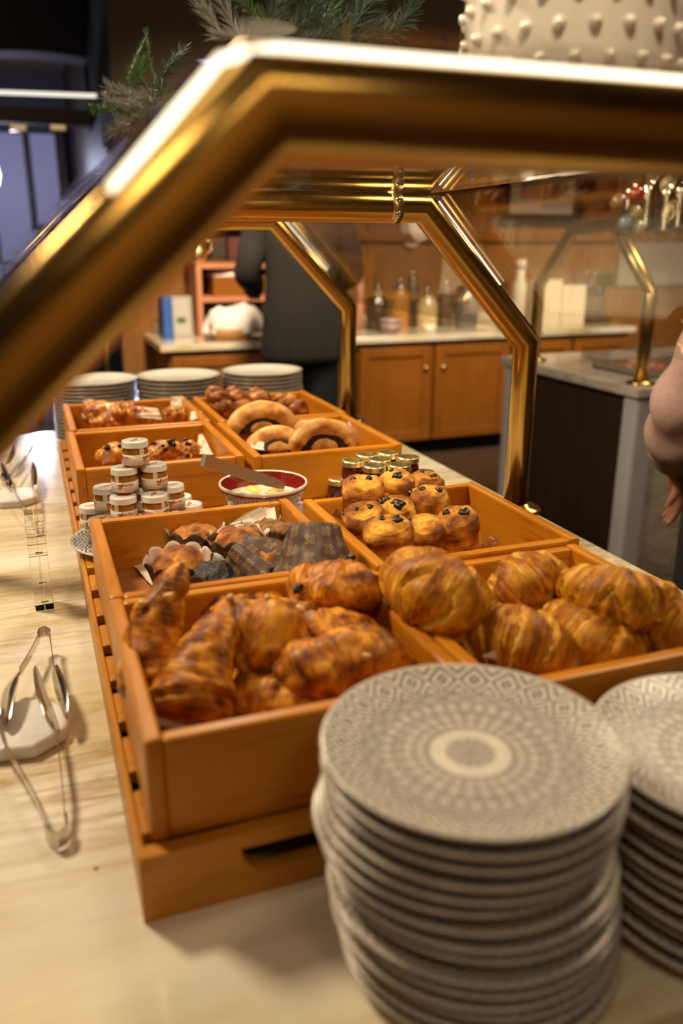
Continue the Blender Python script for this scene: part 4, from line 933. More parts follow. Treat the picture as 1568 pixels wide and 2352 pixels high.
for i, (dx, dy, lb) in enumerate([(-.040, -.012, 'butter piece at the left of the bowl'), (-.018, -.028, 'butter piece at the front of the bowl under the tongs'), (.028, .018, 'butter piece standing highest at the right of the bowl'), (.008, -.006, 'butter piece in the middle of the bowl under the tongs'), (.036, -.016, 'butter piece at the right front of the bowl'), (-.008, .026, 'butter piece at the back of the bowl')]):
    v, f = boxvf(-.013, .013, -.009, .009, -.006, .006)
    o = mesh('butter_piece', [Vector(p)*(1+.12*rb_.random()) for p in v], f, M['butter'], loc=(bx+dx, by+dy, RZ+.008+.040+(.008 if 'highest' in lb else 0)), rot=(rb_.uniform(-.6, .6), rb_.uniform(-.5, .5), rb_.uniform(0, 3)), smooth=True, bevel=.004, seg=3)
    tag(o, lb, 'butter', 'butter pieces in the bowl')
mesh('butter_cream', *lathe([(.001, .040), (.03, .041), (.05, .039), (.0615, .036)], 40, rfn=lambda i, a_: 1), M['cream'], t)
# small straight tongs resting in the bowl
t = tag(empty('serving_tongs', (0, 0, 0)), 'flat steel tongs lying across the butter bowl', 'tongs')
pe, pt = P(465, 1056, .205), P(648, 1116, .125); ax = (pt-pe).normalized(); sd = Vector((ax.y, -ax.x, 0)).normalized(); wn = sd.cross(ax)
for k, nm in ((-1, 'arm'), (1, 'arm')):
    pp = [pe+sd*.002*k+ax*.004, pe+sd*.006*k+ax*.012, pe+sd*.010*k+ax*.06, pe+(pt-pe)*.8+sd*.010*k, pt+sd*.005*k]
    mesh(nm, *ribbonvf([crom(pp, i/16) for i in range(17)], wn, [.017]*12+[.016, .015, .013, .011, .009], .0010), M['steel_brushed'], t, smooth=False)
mesh('bow', *ribbonvf([pe+ax*(.006-.006*math.cos(a_))+sd*.0045*math.sin(a_) for a_ in [PI*i/10-PI/2+0 for i in range(11)]], wn, .017, .0010), M['steel_brushed'], t, smooth=False)
# ---------------------------------------------------------------- tongs and coasters on the marble
def octagon(name, u, v, r, lb, sx=1.):
    q = P(u, v, .0); vv, ff = lathe([(.001, 0), (r*.97, 0), (r, .003), (r, .013), (r*.96, .017), (.001, .0172)], 8)
    vv = [Vector((p[0]*sx, p[1], p[2])) for p in vv]
    o = mesh(name, vv, ff, M['marble_white'], loc=q, rot=(0, 0, .25), smooth=False, bevel=.003); tag(o, lb, 'coaster'); return q
octagon('marble_coaster', 52, 1690, .052, 'octagonal white marble rest under the crossed steel tongs')
octagon('marble_coaster', 35, 1152, .052, 'white marble rest near the far tongs, behind the acrylic stand')
def tongs(label, arms, blades, bow, w=.014):
    """arms / blades: world point lists; blades are tapered leaves"""
    t = tag(empty('serving_tongs', (0, 0, 0)), label, 'tongs')
    for p in arms: mesh('arm', *ribbonvf([crom(p, i/20) for i in range(21)], (0, 0, 1), w*.72, .0012), M['steel'], t, smooth=False)
    for p, ww, wd in blades:
        n = 20; ws = [ww*max(.08, math.sin(PI*min(1, (.12+i/n*.88)))**.7) for i in range(n+1)]
        mesh('blade', *ribbonvf([crom(p, i/n) for i in range(n+1)], wd, ws, .0012), M['steel'], t, smooth=True)
    mesh('bow', *ribbonvf([crom(bow, i/20) for i in range(21)], (0, 0, 1), w, .0012), M['steel'], t, smooth=False)
z = .030
tongs('steel tongs with wide blades, bow end pointing away from the camera', [[P(88, 1468, z), P(66, 1510, z), P(46, 1542, z)], [P(114, 1462, z), P(120, 1500, z), P(124, 1532, z)]],
      [([P(44, 1542, z+.0), P(26, 1570, z), P(18, 1620, z-.002), P(16, 1668, z-.004)], .034, (.55, -.45, .70)), ([P(125, 1534, z), P(136, 1570, z), P(148, 1610, z), P(154, 1650, z-.004)], .020, (.5, 0, .8))], [P(88, 1468, z), P(90, 1456, z), P(103, 1450, z), P(116, 1456, z), P(114, 1464, z)])
z = .022
tongs('steel tongs nearest the camera, rounded bow end towards the plates', [[P(150, 1885, z*.6), P(143, 1800, z), P(134, 1720, z), P(124, 1675, z+.004)], [P(104, 1885, z*.6), P(80, 1830, z), P(30, 1745, z), P(8, 1710, z+.002), P(-6, 1660, z+.004)]],
      [([P(124, 1676, z+.004), P(112, 1640, z+.008), P(96, 1590, z+.010), P(82, 1530, z+.012)], .026, (-.5, .1, .75)), ([P(-6, 1660, z+.004), P(-22, 1620, z+.006), P(-35, 1560, z+.01)], .026, (.5, .1, .75))], [P(104, 1885, z*.6), P(106, 1915, .011), P(128, 1930, .011), P(154, 1915, .011), P(156, 1893, .011), P(150, 1882, z*.6)], w=.017)
z = .028
tongs('steel tongs behind the acrylic stand, tips on the far marble rest', [[P(86, 1190, .02), P(82, 1150, z), P(80, 1120, z)], [P(74, 1195, .02), P(45, 1150, z), P(26, 1120, z)]],
      [([P(80, 1120, z), P(78, 1090, z+.006), P(75, 1062, z+.01)], .020, (.6, 0, .7)), ([P(26, 1120, z), P(14, 1095, z+.006), P(2, 1062, z+.012)], .018, (.6, 0, .7))], [P(74, 1195, .02), P(76, 1204, .02), P(84, 1204, .02), P(86, 1190, .02)])
tongs('steel tongs farthest along the marble edge, beside the white plates', [[P(22, 1105, z), P(45, 1070, z), P(60, 1050, z)], [P(2, 1098, z), P(14, 1072, z)]],
      [([P(60, 1052, z), P(70, 1035, z+.006), P(80, 1012, z+.012)], .024, (.6, 0, .7)), ([P(14, 1072, z), P(24, 1050, z+.006), P(32, 1020, z+.012)], .028, (.7, 0, .6))], [P(22, 1105, z), P(14, 1112, z), P(4, 1108, z), P(2, 1098, z)])
q = P(1485, 1335, .0)
t = tag(empty('serving_tongs', (.80, .83, 0)), 'small steel tongs lying at the right marble edge behind the croissants', 'tongs')
for s_ in (-1, 1): mesh('arm', *ribbonvf([Vector((.012*s_*math.sin(PI*i/12)+.004*s_, -.10+.2*i/12, .012+.01*math.sin(PI*i/12))) for i in range(13)], (0, 0, 1), .014, .0012), M['steel'], t, smooth=False)
mesh('bow', *ribbonvf([Vector((.006*math.cos(PI*i/10), .10+.006*math.sin(PI*i/10), .012)) for i in range(11)], (0, 0, 1), .014, .0012), M['steel'], t, smooth=False)
# clear acrylic stand
q = P(104, 1402, 0); t = tag(empty('acrylic_stand', (q.x, q.y, 0), (0, 0, .05)), 'clear acrylic block stand on the marble left of the crates', 'stand')
ah = PY(88, 1182, q.y).z
for x0, x1 in ((-.0125, -.0006), (.0006, .0125)):
    box('acrylic_slab', (x0, x1, .001, .030, 0, ah), M['acrylic'], t, bevel=.0008)
for zz in (.58, .70, .78, .86, .93): box('refraction_band', (-.0128, .0128, -.0022, .0008, ah*zz, ah*(zz+.03)), M['acrylic'], t, bevel=.0006)  # added bars shaped to imitate refraction lines in the clear slab
for zz in (.08, .28, .60): box('clear_peg', (-.004, .006, -.001, .004, ah*zz, ah*zz+.002), M['steel'], t, bevel=.0002)
# crumbs
for i, (u, v) in enumerate([(209, 1372), (220, 1993), (320, 2035), (355, 2110), (747, 2133), (205, 1390)]):
    q = P(u, v, .001); vv, ff = lathe([(.0004, 0), (.002, .0003), (.0016, .0016), (.0004, .002)], 7, rfn=lambda i_, a_: 1+.3*math.sin(2*a_+i))
    tag(mesh('pastry_crumb', vv, ff, M['nut'], loc=(q.x, q.y, 0)), 'tiny orange crumb on the marble, ' + ['beside the riser near the acrylic stand', 'below the near tongs', 'left of the front riser corner', 'just before the riser corner', 'in front of the riser beside the plates', 'second one near the acrylic stand'][i], 'crumb', 'crumbs on the marble')
# ---------------------------------------------------------------- vase and evergreen on the glass top
gt = GC+GR+.0065
q = PY(1318, 60, .70); VX, VY = min(q.x, .54), .70
t = tag(empty('hobnail_vase', (VX, VY, gt)), 'white hobnail glass vase standing on the glass top', 'vase')
a = NT('milk_glass'); a.p(col=(.74, .68, .58), rough=.12, coat=.6, sss=.0); M['milk'] = a.m
VR = .098
mesh('vase_body', *lathe([(.001, 0), (VR*.80, 0), (VR*.90, .006), (VR*.955, .03), (VR*.97, .10), (VR*.99, .2), (VR, .30), (VR*.96, .30), (VR*.94, .2), (VR*.90, .04), (.001, .012)], 72), M['milk'], t)
mb = MB()
for r_ in range(12):
    for k in range(22):
        a_ = 2*PI*(k+.5*(r_ % 2))/22; zz = .03+r_*.0235; rr = VR*(.955+.045*zz/.3)
        b, f = lathe([(.0052, 0), (.0050, .0022), (.0034, .0046), (.0002, .0056)], 10)
        m_ = Matrix.Translation((rr*math.cos(a_), rr*math.sin(a_), zz)) @ Vector((math.cos(a_), math.sin(a_), 0)).to_track_quat('Z', 'Y').to_matrix().to_4x4()
        mb.add(([m_ @ Vector(p) for p in b], f))
hb = mb.build('hobnail_dots', M['milk'], t); hb['kind'] = 'stuff'
M['needle'] = plain('green_needles', (.05, .11, .025), .5, nz=.4, nsc=40); M['needle_dark'] = plain('dark_green_needles', (.022, .045, .022), .55, nz=.4, nsc=40)
M['needle_frost'] = plain('frosted_needles', (.20, .20, .16), .6, nz=.3, nsc=40); M['twig'] = plain('brown_twig', (.08, .05, .03), .8)
def sprig(parent, pts, L_, mat, seed, dens=260, sp=1.):
    rg = random.Random(seed); pts = [Vector(p) for p in pts]; mb = MB().add(tubevf([crom(pts, i/8) for i in range(9)], .0016, 6))
    for k in range(dens):
        u = rg.random()**.8; c = crom(pts, u); t_ = (crom(pts, min(1, u+.05))-crom(pts, max(0, u-.05))).normalized(); a_ = rg.uniform(0, 2*PI)
        s1 = t_.cross(Vector((.3, .2, .9))).normalized(); s2 = t_.cross(s1); o = s1*math.cos(a_)+s2*math.sin(a_)
        d = (t_*rg.uniform(.5, 1.)+o*sp).normalized()*L_*rg.uniform(.6, 1.1); w_ = d.cross(o).normalized() if d.cross(o).length > 1e-6 else s1; w_ = w_*.0007
        mb.add(([c+w_, c-w_, c+d*.6-w_*.8+t_*.0005, c+d, c+d*.6+w_*.8, c+o*.0008], [(0, 1, 2, 3, 4), (0, 5, 3), (1, 3, 5)]))
    return mb.build('needle_sprig', mat, parent, smooth=False)
t = tag(empty('evergreen_garland', (.25, 1.0, gt)), 'green and frosted evergreen branches lying on the glass top', 'garland')
O = Vector((.25, 1.0, gt))
mesh('main_branch', *tubevf([Vector((-.12, -.05, .012)), Vector((0, 0, .02)), Vector((.2, .04, .018)), Vector((.34, .02, .014))], .006, 8), M['twig'], t)
def pin(u, v, y): return PY(u, v, y)-O
SP = [([(330, 260), (305, 215), (300, 165), (335, 90)], 1.05, .012, 'needle', .7, 200), ([(380, 230), (360, 190), (345, 150), (335, 75)], 1.05, .008, 'needle', .5, 260), ([(350, 220), (320, 180), (330, 140)], 1.02, .012, 'needle', .9, 200), ([(400, 260), (370, 200), (390, 150), (420, 120)], 1.1, .018, 'needle_dark', 1., 260),
      ([(350, 240), (300, 225), (250, 205)], 1.0, .016, 'needle_frost', 1., 260), ([(340, 270), (290, 290), (262, 300)], 1.0, .016, 'needle_frost', 1., 240), ([(340, 265), (280, 255), (215, 250)], 1.0, .012, 'needle', .9, 220), ([(330, 255), (290, 240), (245, 230)], .98, .012, 'needle_frost', 1., 200),
      ([(560, 120), (510, 80), (480, 40), (455, 0)], 1.0, .028, 'needle_frost', .35, 240), ([(560, 110), (540, 70), (500, 0), (470, -30)], 1.0, .03, 'needle_frost', .4, 200), ([(640, 100), (600, 50), (560, 10), (520, -20)], 1.0, .018, 'needle', .8, 260),
      ([(640, 120), (680, 70), (720, 20), (750, -30)], 1.0, .030, 'needle_dark', 1., 340), ([(700, 120), (760, 70), (830, 30), (880, -20)], 1.02, .032, 'needle_dark', 1., 340), ([(740, 120), (800, 85), (870, 60), (930, 50)], 1.0, .026, 'needle_dark', .9, 320), ([(620, 110), (620, 60), (640, 10), (650, -40)], 1.0, .03, 'needle_dark', 1., 320),
      ([(760, 130), (820, 50), (850, 0), (900, -40)], 1.0, .03, 'needle_dark', 1., 300), ([(700, 110), (760, 20), (790, -40)], 1.03, .03, 'needle', .8, 240), ([(830, 110), (900, 75), (940, 30), (945, -10)], 1.0, .024, 'needle_dark', 1., 260), ([(660, 120), (740, 95), (830, 95), (900, 80)], .98, .022, 'needle_dark', 1., 300)]
for i, (pp, y, L_, mt, sp, dn) in enumerate(SP):
    base = Vector((pin(*pp[0], y).x, y-O.y, .015)); sprig(t, [base]+[pin(a_, b_, y+.01*k) for k, (a_, b_) in enumerate(pp)], L_, M[mt], i, dn, sp)
# ---------------------------------------------------------------- people
def skin_mesh(name, joints, edges, mat, parent, sub=2, loc=None):
    keys = list(joints); me = bpy.data.meshes.new(name); me.from_pydata([joints[k][:3] for k in keys], [(keys.index(a_), keys.index(b_)) for a_, b_ in edges], [])
    o = bpy.data.objects.new(name, me); COL.objects.link(o); o.parent = parent
    m_ = o.modifiers.new('skin', 'SKIN'); me_ = me.skin_vertices[0].data if me.skin_vertices else None
    if me_ is None: me.skin_vertices.new() if hasattr(me.skin_vertices, 'new') else None; me_ = me.skin_vertices[0].data
    for i, k in enumerate(keys):
        r = joints[k][3]; me_[i].radius = (r, r) if not hasattr(r, '__len__') else r; me_[i].use_root = (i == 0)
    m_.use_smooth_shade = True; s_ = o.modifiers.new('subdivision', 'SUBSURF'); s_.levels = sub; s_.render_levels = sub; me.materials.append(mat); return o
def bake(o):
    dg = bpy.context.evaluated_depsgraph_get(); me = bpy.data.meshes.new_from_object(o.evaluated_get(dg)); o.modifiers.clear(); o.data = me
    me.polygons.foreach_set('use_smooth', [True]*len(me.polygons)); return o
M['skin'] = plain('skin', (.50, .24, .14), .5, nz=.08, nsc=20); M['coat_grey'] = plain('charcoal_wool', (.017, .014, .012), .95, nz=.3, nsc=60, bump=.2)
M['trousers'] = plain('black_trousers', (.008, .007, .008), .9); M['hair_dark'] = plain('dark_hair', (.018, .012, .01), .6, nz=.3, nsc=60); M['pink'] = plain('pink_knit', (.46, .30, .26), .95, nz=.2, nsc=90, bump=.5)
def hand(J, E, k, wrist, d, side_, palm, curl=.6):
    """adds palm and five fingers to the joint dict"""
    w_ = Vector(wrist); d = Vector(d).normalized(); s_ = Vector(side_).normalized(); n_ = d.cross(s_).normalized()*palm
    c = w_+d*.045; J[k+'p'] = (*c, (.030, .016)); E.append((k, k+'p'))
    for f_, (off, ln, a0) in enumerate([(-.027, .072, 0), (-.009, .080, 0), (.009, .076, 0), (.026, .060, 0)]):
        b = w_+d*.082+s_*off; J['%sf%da' % (k, f_)] = (*b, .0095); E.append((k+'p', '%sf%da' % (k, f_))); p = b; dd = d.copy()
        for seg_ in range(3):
            ang = curl*(.5+.35*seg_); dd = (d*math.cos(ang)+n_*math.sin(ang)).normalized(); p = p+dd*ln*(.45, .32, .23)[seg_]
            kk = '%sf%d%s' % (k, f_, 'bcd'[seg_]); J[kk] = (*p, .0088-.0012*seg_); E.append(('%sf%d%s' % (k, f_, 'abc'[seg_]), kk))
    p = w_+d*.02-s_*.026; J[k+'ta'] = (*p, .011); E.append((k, k+'ta')); p = p+(d*.6-s_*.5+n_*.4).normalized()*.035; J[k+'tb'] = (*p, .010); E.append((k+'ta', k+'tb')); p = p+(d*.9+n_*.5).normalized()*.028; J[k+'tc'] = (*p, .0085); E.append((k+'tb', k+'tc'))
def person(loc, rz, H, label, build):
    t = tag(empty('person', loc, (0, 0, rz)), label, 'person'); build(t, H); return t
def body_man(t, H):
    # local frame: facing +y, z up from the feet; stands with weight even, forearms raised to the counter
    s = H/1.75; V = lambda x, y, z, r: (x*s, y*s, z*s, tuple(q*s for q in r) if hasattr(r, '__len__') else r*s)
    J = {'pelvis': V(0, 0, .95, (.15, .11)), 'waist': V(0, 0, 1.10, (.135, .10)), 'chest': V(0, .0, 1.32, (.16, .11)), 'neckb': V(0, -.01, 1.46, .06), 'neck': V(0, .0, 1.53, .052), 'head': V(0, .02, 1.62, (.074, .085)), 'crown': V(0, .015, 1.70, (.06, .07))}
    E = [('pelvis', 'waist'), ('waist', 'chest'), ('chest', 'neckb'), ('neckb', 'neck'), ('neck', 'head'), ('head', 'crown')]
    for k, sg in (('l', -1), ('r', 1)):
        J.update({k+'sh': V(.18*sg, 0, 1.42, .055), k+'el': V(.25*sg, .03, 1.14, .042), k+'wr': V((.22 if sg > 0 else .20)*sg, .23, 1.02, .026), k+'hip': V(.09*sg, 0, .88, .085), k+'kn': V(.10*sg, .01, .50, .06), k+'an': V(.10*sg, -.02, .09, .038), k+'toe': V(.11*sg, .15, .03, .03)})
        E += [('chest', k+'sh'), (k+'sh', k+'el'), (k+'el', k+'wr'), ('pelvis', k+'hip'), (k+'hip', k+'kn'), (k+'kn', k+'an'), (k+'an', k+'toe')]
        w_ = J[k+'wr'][:3]; hand(J, E, k+'wr', w_, (-.1*sg, .8, -.35), (1 if sg > 0 else 1, 0, 0), -1, .5)
    bake(skin_mesh('body', J, E, M['skin'], t))
    # face parts (turned to the counter)
    mesh('nose', *lathe([(.001, -.02*s), (.012*s, -.015*s), (.009*s, .01*s), (.001, .022*s)], 10), M['skin'], t, loc=(0, .108*s, 1.615*s))
    for sg in (-1, 1): mesh('ear', *lathe([(.001, -.03*s), (.012*s, -.018*s), (.016*s, .01*s), (.001, .03*s)], 12), M['skin'], t, loc=(sg*.078*s, .01*s, 1.625*s))
    v, f = lathe([(.086*s, -.085*s), (.092*s, -.04*s), (.098*s, .02*s), (.088*s, .075*s), (.055*s, .108*s), (.001, .118*s)], 32, rfn=lambda i, a_: 1+.03*math.sin(a_*9+i))
    mesh('hair', [Vector((p[0]*.94, p[1]*1.06-.022*s, p[2])) for p in v], f, M['hair_dark'], t, loc=(0, .01*s, 1.655*s))
    # trousers and shoes
    for k, sg in (('l', -1), ('r', 1)):
        vv, f, uv, at = loft([Vector((.085*sg*s, 0, .95*s)), Vector((.095*sg*s, .01*s, .55*s)), Vector((.10*sg*s, -.01*s, .07*s))], lambda u: ((.112-.035*u)*s,)*2, 24, 16, None, None, up=(0, 1, 0)); mesh('trouser_leg', vv, f, M['trousers'], t)
        v, f = boxvf(-.05*s, .05*s, -.10*s, .19*s, 0, .085*s); mesh('shoe', v, f, M['trousers'], t, loc=(.105*sg*s, .01, 0), bevel=.035*s, seg=4)
    # coat: closed body of cloth from shoulders to mid thigh
    secs = [(.69, .205, .150), (.71, .208, .155), (.85, .196, .150), (1.0, .182, .138), (1.12, .172, .130), (1.25, .185, .135), (1.36, .198, .130), (1.43, .180, .105), (1.475, .115, .085), (1.50, .075, .075), (1.535, .070, .072)]
    v, f = [], []; n = 64
    for i, (z_, a_, b_) in enumerate(secs):
        for j in range(n):
            th = 2*PI*j/n; k = 1+(.035*math.sin(th*7+1)+.02*math.sin(th*13))*max(0, (1.05-z_)/.36); c_, s__ = math.cos(th), math.sin(th)
            v.append(Vector((a_*s*k*math.copysign(abs(c_)**.85, c_), b_*s*k*math.copysign(abs(s__)**.9, s__), z_*s)))
    for i in range(len(secs)-1):
        for j in range(n): f.append((i*n+j, i*n+(j+1) % n, (i+1)*n+(j+1) % n, (i+1)*n+j))
    f.append(tuple(reversed(range(n))))
    cb = mesh('coat', v, f, M['coat_grey'], t); sb_ = cb.modifiers.new('subdivision', 'SUBSURF'); sb_.levels = 1; sb_.render_levels = 1
    for k, sg in (('l', -1), ('r', 1)):
        pts = [Vector(J[k+q][:3]) for q in ('sh', 'el', 'wr')]; pts[0] = pts[0]+Vector((-.03*sg, 0, .01))*s; pts[2] = pts[1].lerp(pts[2], .90)
        dd = lambda u, th: .05*math.sin(u*26+2*math.sin(th))*(.4+u)
        vv, f, uv, at = loft([pts[0], (pts[0]+pts[1])/2+Vector((.015*sg, -.01, 0)), pts[1]+Vector((.01*sg, -.012, -.01)), (pts[1]+pts[2])/2, pts[2]], lambda u: ((.080-.030*u)*s,)*2, 24, 30, dd, None, up=(0, 1, .2)); mesh('sleeve', vv, f, M['coat_grey'], cb)
q = PY(702, 600, 4.02)
person((q.x, 4.10, FZ), -.12, 1.78, 'person in a long charcoal coat seen from behind at the back counter', body_man)
# woman at the right: bent arm in pink knit, hand low
def body_woman(t, H):
    s = H/1.68; V = lambda x, y, z, r: (x*s, y*s, z*s, tuple(q*s for q in r) if hasattr(r, '__len__') else r*s)
    J = {'pelvis': V(0, 0, .92, (.15, .11)), 'waist': V(0, 0, 1.05, (.115, .09)), 'chest': V(0, .0, 1.24, (.14, .10)), 'neckb': V(0, -.01, 1.39, .05), 'neck': V(0, .0, 1.46, .045), 'head': V(0, .02, 1.55, (.072, .084)), 'crown': V(0, .015, 1.63, (.058, .068))}
    E = [('pelvis', 'waist'), ('waist', 'chest'), ('chest', 'neckb'), ('neckb', 'neck'), ('neck', 'head'), ('head', 'crown')]
    for k, sg in (('l', -1), ('r', 1)):
        J.update({k+'sh': V(.165*sg, 0, 1.34, .048), k+'el': V(.245*sg, -.02, 1.07, .038), k+'wr': V(.20*sg, .12, .86, .024), k+'hip': V(.09*sg, 0, .86, .09), k+'kn': V(.10*sg, .01, .48, .056), k+'an': V(.10*sg, -.02, .09, .036), k+'toe': V(.11*sg, .13, .03, .028)})
        E += [('chest', k+'sh'), (k+'sh', k+'el'), (k+'el', k+'wr'), ('pelvis', k+'hip'), (k+'hip', k+'kn'), (k+'kn', k+'an'), (k+'an', k+'toe')]
        w_ = J[k+'wr'][:3]; hand(J, E, k+'wr', w_, (-.25*sg, .35, -.9), (0, .93, .3), sg, .7)
    bake(skin_mesh('body', J, E, M['skin'], t))
    mesh('nose', *lathe([(.001, -.02*s), (.011*s, -.015*s), (.008*s, .01*s), (.001, .022*s)], 10), M['skin'], t, loc=(0, .106*s, 1.545*s))
    for sg in (-1, 1):
        mesh('eye', *lathe([(.001, -.010*s), (.010*s, 0), (.001, .010*s)], 12), M['white_ceramic'], t, loc=(sg*.03*s, .093*s, 1.568*s)); mesh('ear', *lathe([(.001, -.028*s), (.012*s, -.016*s), (.015*s, .01*s), (.001, .028*s)], 12), M['skin'], t, loc=(sg*.075*s, .01*s, 1.555*s))
    mesh('mouth', *lathe([(.001, -.006*s), (.020*s, 0), (.001, .006*s)], 12), plain('lips', (.40, .10, .08), .5), t, loc=(0, .090*s, 1.505*s))
    v, f = lathe([(.095*s, -.22*s), (.100*s, -.1*s), (.102*s, .02*s), (.088*s, .075*s), (.055*s, .108*s), (.001, .118*s)], 32, rfn=lambda i, a_: (1+.03*math.sin(a_*9+i))*(1 if not .9 < a_ < 2.25 or i > 2 else .72))
    mesh('hair', [Vector((p[0]*.94, p[1]*1.0-.035*s, p[2])) for p in v], f, plain('brown_hair', (.09, .045, .02), .6, nz=.3, nsc=60), t, loc=(0, .005*s, 1.585*s))
    for k, sg in (('l', -1), ('r', 1)):
        vv, f, uv, at = loft([Vector((.085*sg*s, 0, .96*s)), Vector((.10*sg*s, .01*s, .55*s)), Vector((.10*sg*s, -.01*s, .07*s))], lambda u: ((.115-.035*u)*s,)*2, 24, 16, None, None, up=(0, 1, 0)); mesh('trouser_leg', vv, f, M['trousers'], t)
        v, f = boxvf(-.045*s, .045*s, -.09*s, .16*s, 0, .08*s); mesh('shoe', v, f, M['trousers'], t, loc=(.105*sg*s, .01, 0), bevel=.03*s, seg=4)
    secs = [(.86, .172, .130), (.90, .175, .132), (1.0, .155, .118), (1.1, .145, .110), (1.2, .160, .125), (1.3, .168, .115), (1.36, .150, .095), (1.405, .09, .07), (1.425, .062, .062)]
    v, f = [], []; n = 48
    for i, (z_, a_, b_) in enumerate(secs):
        for j in range(n):
            th = 2*PI*j/n; v.append(Vector((a_*s*math.cos(th), b_*s*math.sin(th), z_*s)))
    for i in range(len(secs)-1):
        for j in range(n): f.append((i*n+j, i*n+(j+1) % n, (i+1)*n+(j+1) % n, (i+1)*n+j))
    f.append(tuple(reversed(range(n))))
    sw = mesh('sweater', v, f, M['pink'], t)
    for k, sg in (('l', -1), ('r', 1)):
        pts = [Vector(J[k+q][:3]) for q in ('sh', 'el', 'wr')]; pts[0] = pts[0]+Vector((-.03*sg, 0, .01))*s; pts[2] = pts[1].lerp(pts[2], .93)
        dd = lambda u, th: .12*math.sin(u*30+2.2*math.sin(th+.5))*(.5+u*.7)*(1 if u < .88 else .2)
        vv, f, uv, at = loft([pts[0], (pts[0]+pts[1])/2, pts[1], (pts[1]+pts[2])/2+Vector((.012*sg, -.012, -.008)), pts[2]], lambda u: ((.068-.004*u if u < .86 else .064-.22*(u-.86))*s,)*2, 28, 48, dd, None, up=(0, 1, .2)); mesh('sleeve', vv, f, M['pink'], sw)
wl = PY(1528, 990, 1.42)
person((wl.x+.232, 1.33, FZ), -.5, 1.50, 'person in a pink knit sweater at the right edge, hand low beside black trousers', body_woman)
# ---------------------------------------------------------------- things on and above the back counter
def on(u, y): return PY(u, 760, y).x
def zof(v, y, u=800): return PY(u, v, y).z
pinkwood = wood('pale_reddish_shelf_wood', (.50, .20, .10), (.38, .14, .07), (.56, .25, .13), .5, 0, (2, 9, 9), 2)
y = 5.0; x0, x1 = on(447, y), on(625, y); zt = zof(603, y, 500)
t = tag(empty('shelf_unit', (x0, y, BT)), 'open reddish wooden shelf unit on the left of the back counter', 'shelf')
W_ = x1-x0; hh = zt-BT
for a_ in (0, W_-.03): box('side_panel', (a_, a_+.03, -.14, .14, 0, hh), pinkwood, t)
for z_ in (hh-.03, hh*.48): box('shelf_board', (.03, W_-.03, -.14, .14, z_, z_+.03), pinkwood, t)
box('back_panel', (.03, W_-.03, .13, .14, 0, hh), M['darkpanel'], t, bevel=0)
zs = BT+hh*.48+.03
tag(box('wooden_box', (x0+.10, x1-.06, y-.12, y+.08, zs, zs+.11), M['cabinet'], bevel=.004), 'brown wooden box on the middle shelf under a white cloth', 'box')
def cloth(name, label, cx, cy, z0, rx, ry, h, seed, mat):
    v, f = [], []; n, m = 40, 14
    for i in range(m+1):
        s_ = i/m; ang = s_*PI/2
        for j in range(n):
            a_ = 2*PI*j/n; k = 1+.25*fbm(math.cos(a_)*2+seed, math.sin(a_)*2, s_*2); v.append(Vector((max(.002, math.cos(ang))*rx*k*math.cos(a_), max(.002, math.cos(ang))*ry*k*math.sin(a_), h*math.sin(ang)*(1+.35*fbm(math.cos(a_)*3*(1-s_)+seed, math.sin(a_)*3*(1-s_), 4)))))
    for i in range(m):
        for j in range(n): f.append((i*n+j, i*n+(j+1) % n, (i+1)*n+(j+1) % n, (i+1)*n+j))
    f.append(tuple(reversed(range(n)))); f.append(tuple(range(m*n, (m+1)*n)))
    tag(mesh(name, v, f, mat, loc=(cx, cy, z0)), label, 'cloth'); 
wcl = plain('white_linen', (.78, .70, .66), .8)
cloth('folded_cloth', 'white folded cloth on top of the wooden box in the shelf', (x0+x1)/2, y-.02, zs+.111, (x1-x0)*.36, .10, .05, 3, wcl)
# basket with white cloth in front of the shelf
y = 4.715; cx = on(530, y)
t = tag(empty('bread_basket', (cx, y, BT)), 'low wicker basket at the counter edge beside the person', 'basket')
mesh('basket_body', *lathe([(.001, 0), (.10, 0), (.12, .03), (.13, .07), (.12, .07), (.09, .02), (.001, .015)], 40, rfn=lambda i, a_: 1+.02*math.sin(a_*40+i*3)), plain('wicker', (.42, .22, .08), .7, nz=.4, nsc=60), t)
cloth('bread_cloth', 'crumpled white cloth heaped over the bread basket', cx+.03, y, BT+.04, .18, .12, .15, 8, wcl)
# book and framed card
y = 4.95; x0 = on(370, y)
t = tag(empty('book', (x0+.03, y, BT)), 'blue upright book left of the framed card on the counter', 'book')
blue = plain('blue_cover', (.03, .10, .36), .5)
box('cover', (-.028, .028, -.10, .10, 0, .235), blue, t, bevel=.002); box('pages', (-.022, .022, -.097, .101, .006, .229), M['label'], t, bevel=0)
x0, x1 = on(392, 4.9), on(444, 4.9)
t = tag(empty('framed_card', ((x0+x1)/2, 4.9, BT), (-.06, 0, 0)), 'small framed card with a dark motif standing left of the shelf', 'frame')
W_ = (x1-x0)/2; box('frame', (-W_, W_, 0, .02, 0, .235), plain('grey_frame', (.34, .30, .26), .5), t); box('card', (-W_+.018, W_-.018, -.002, .001, .018, .217), plain('grey_card', (.42, .38, .32), .6), t, bevel=0)
mesh('motif', [(p[0], -.003, p[1]) for p in ellipse_disc(0, .10, .03, .018)], [tuple(range(16))], M['leaf'], t, smooth=False)
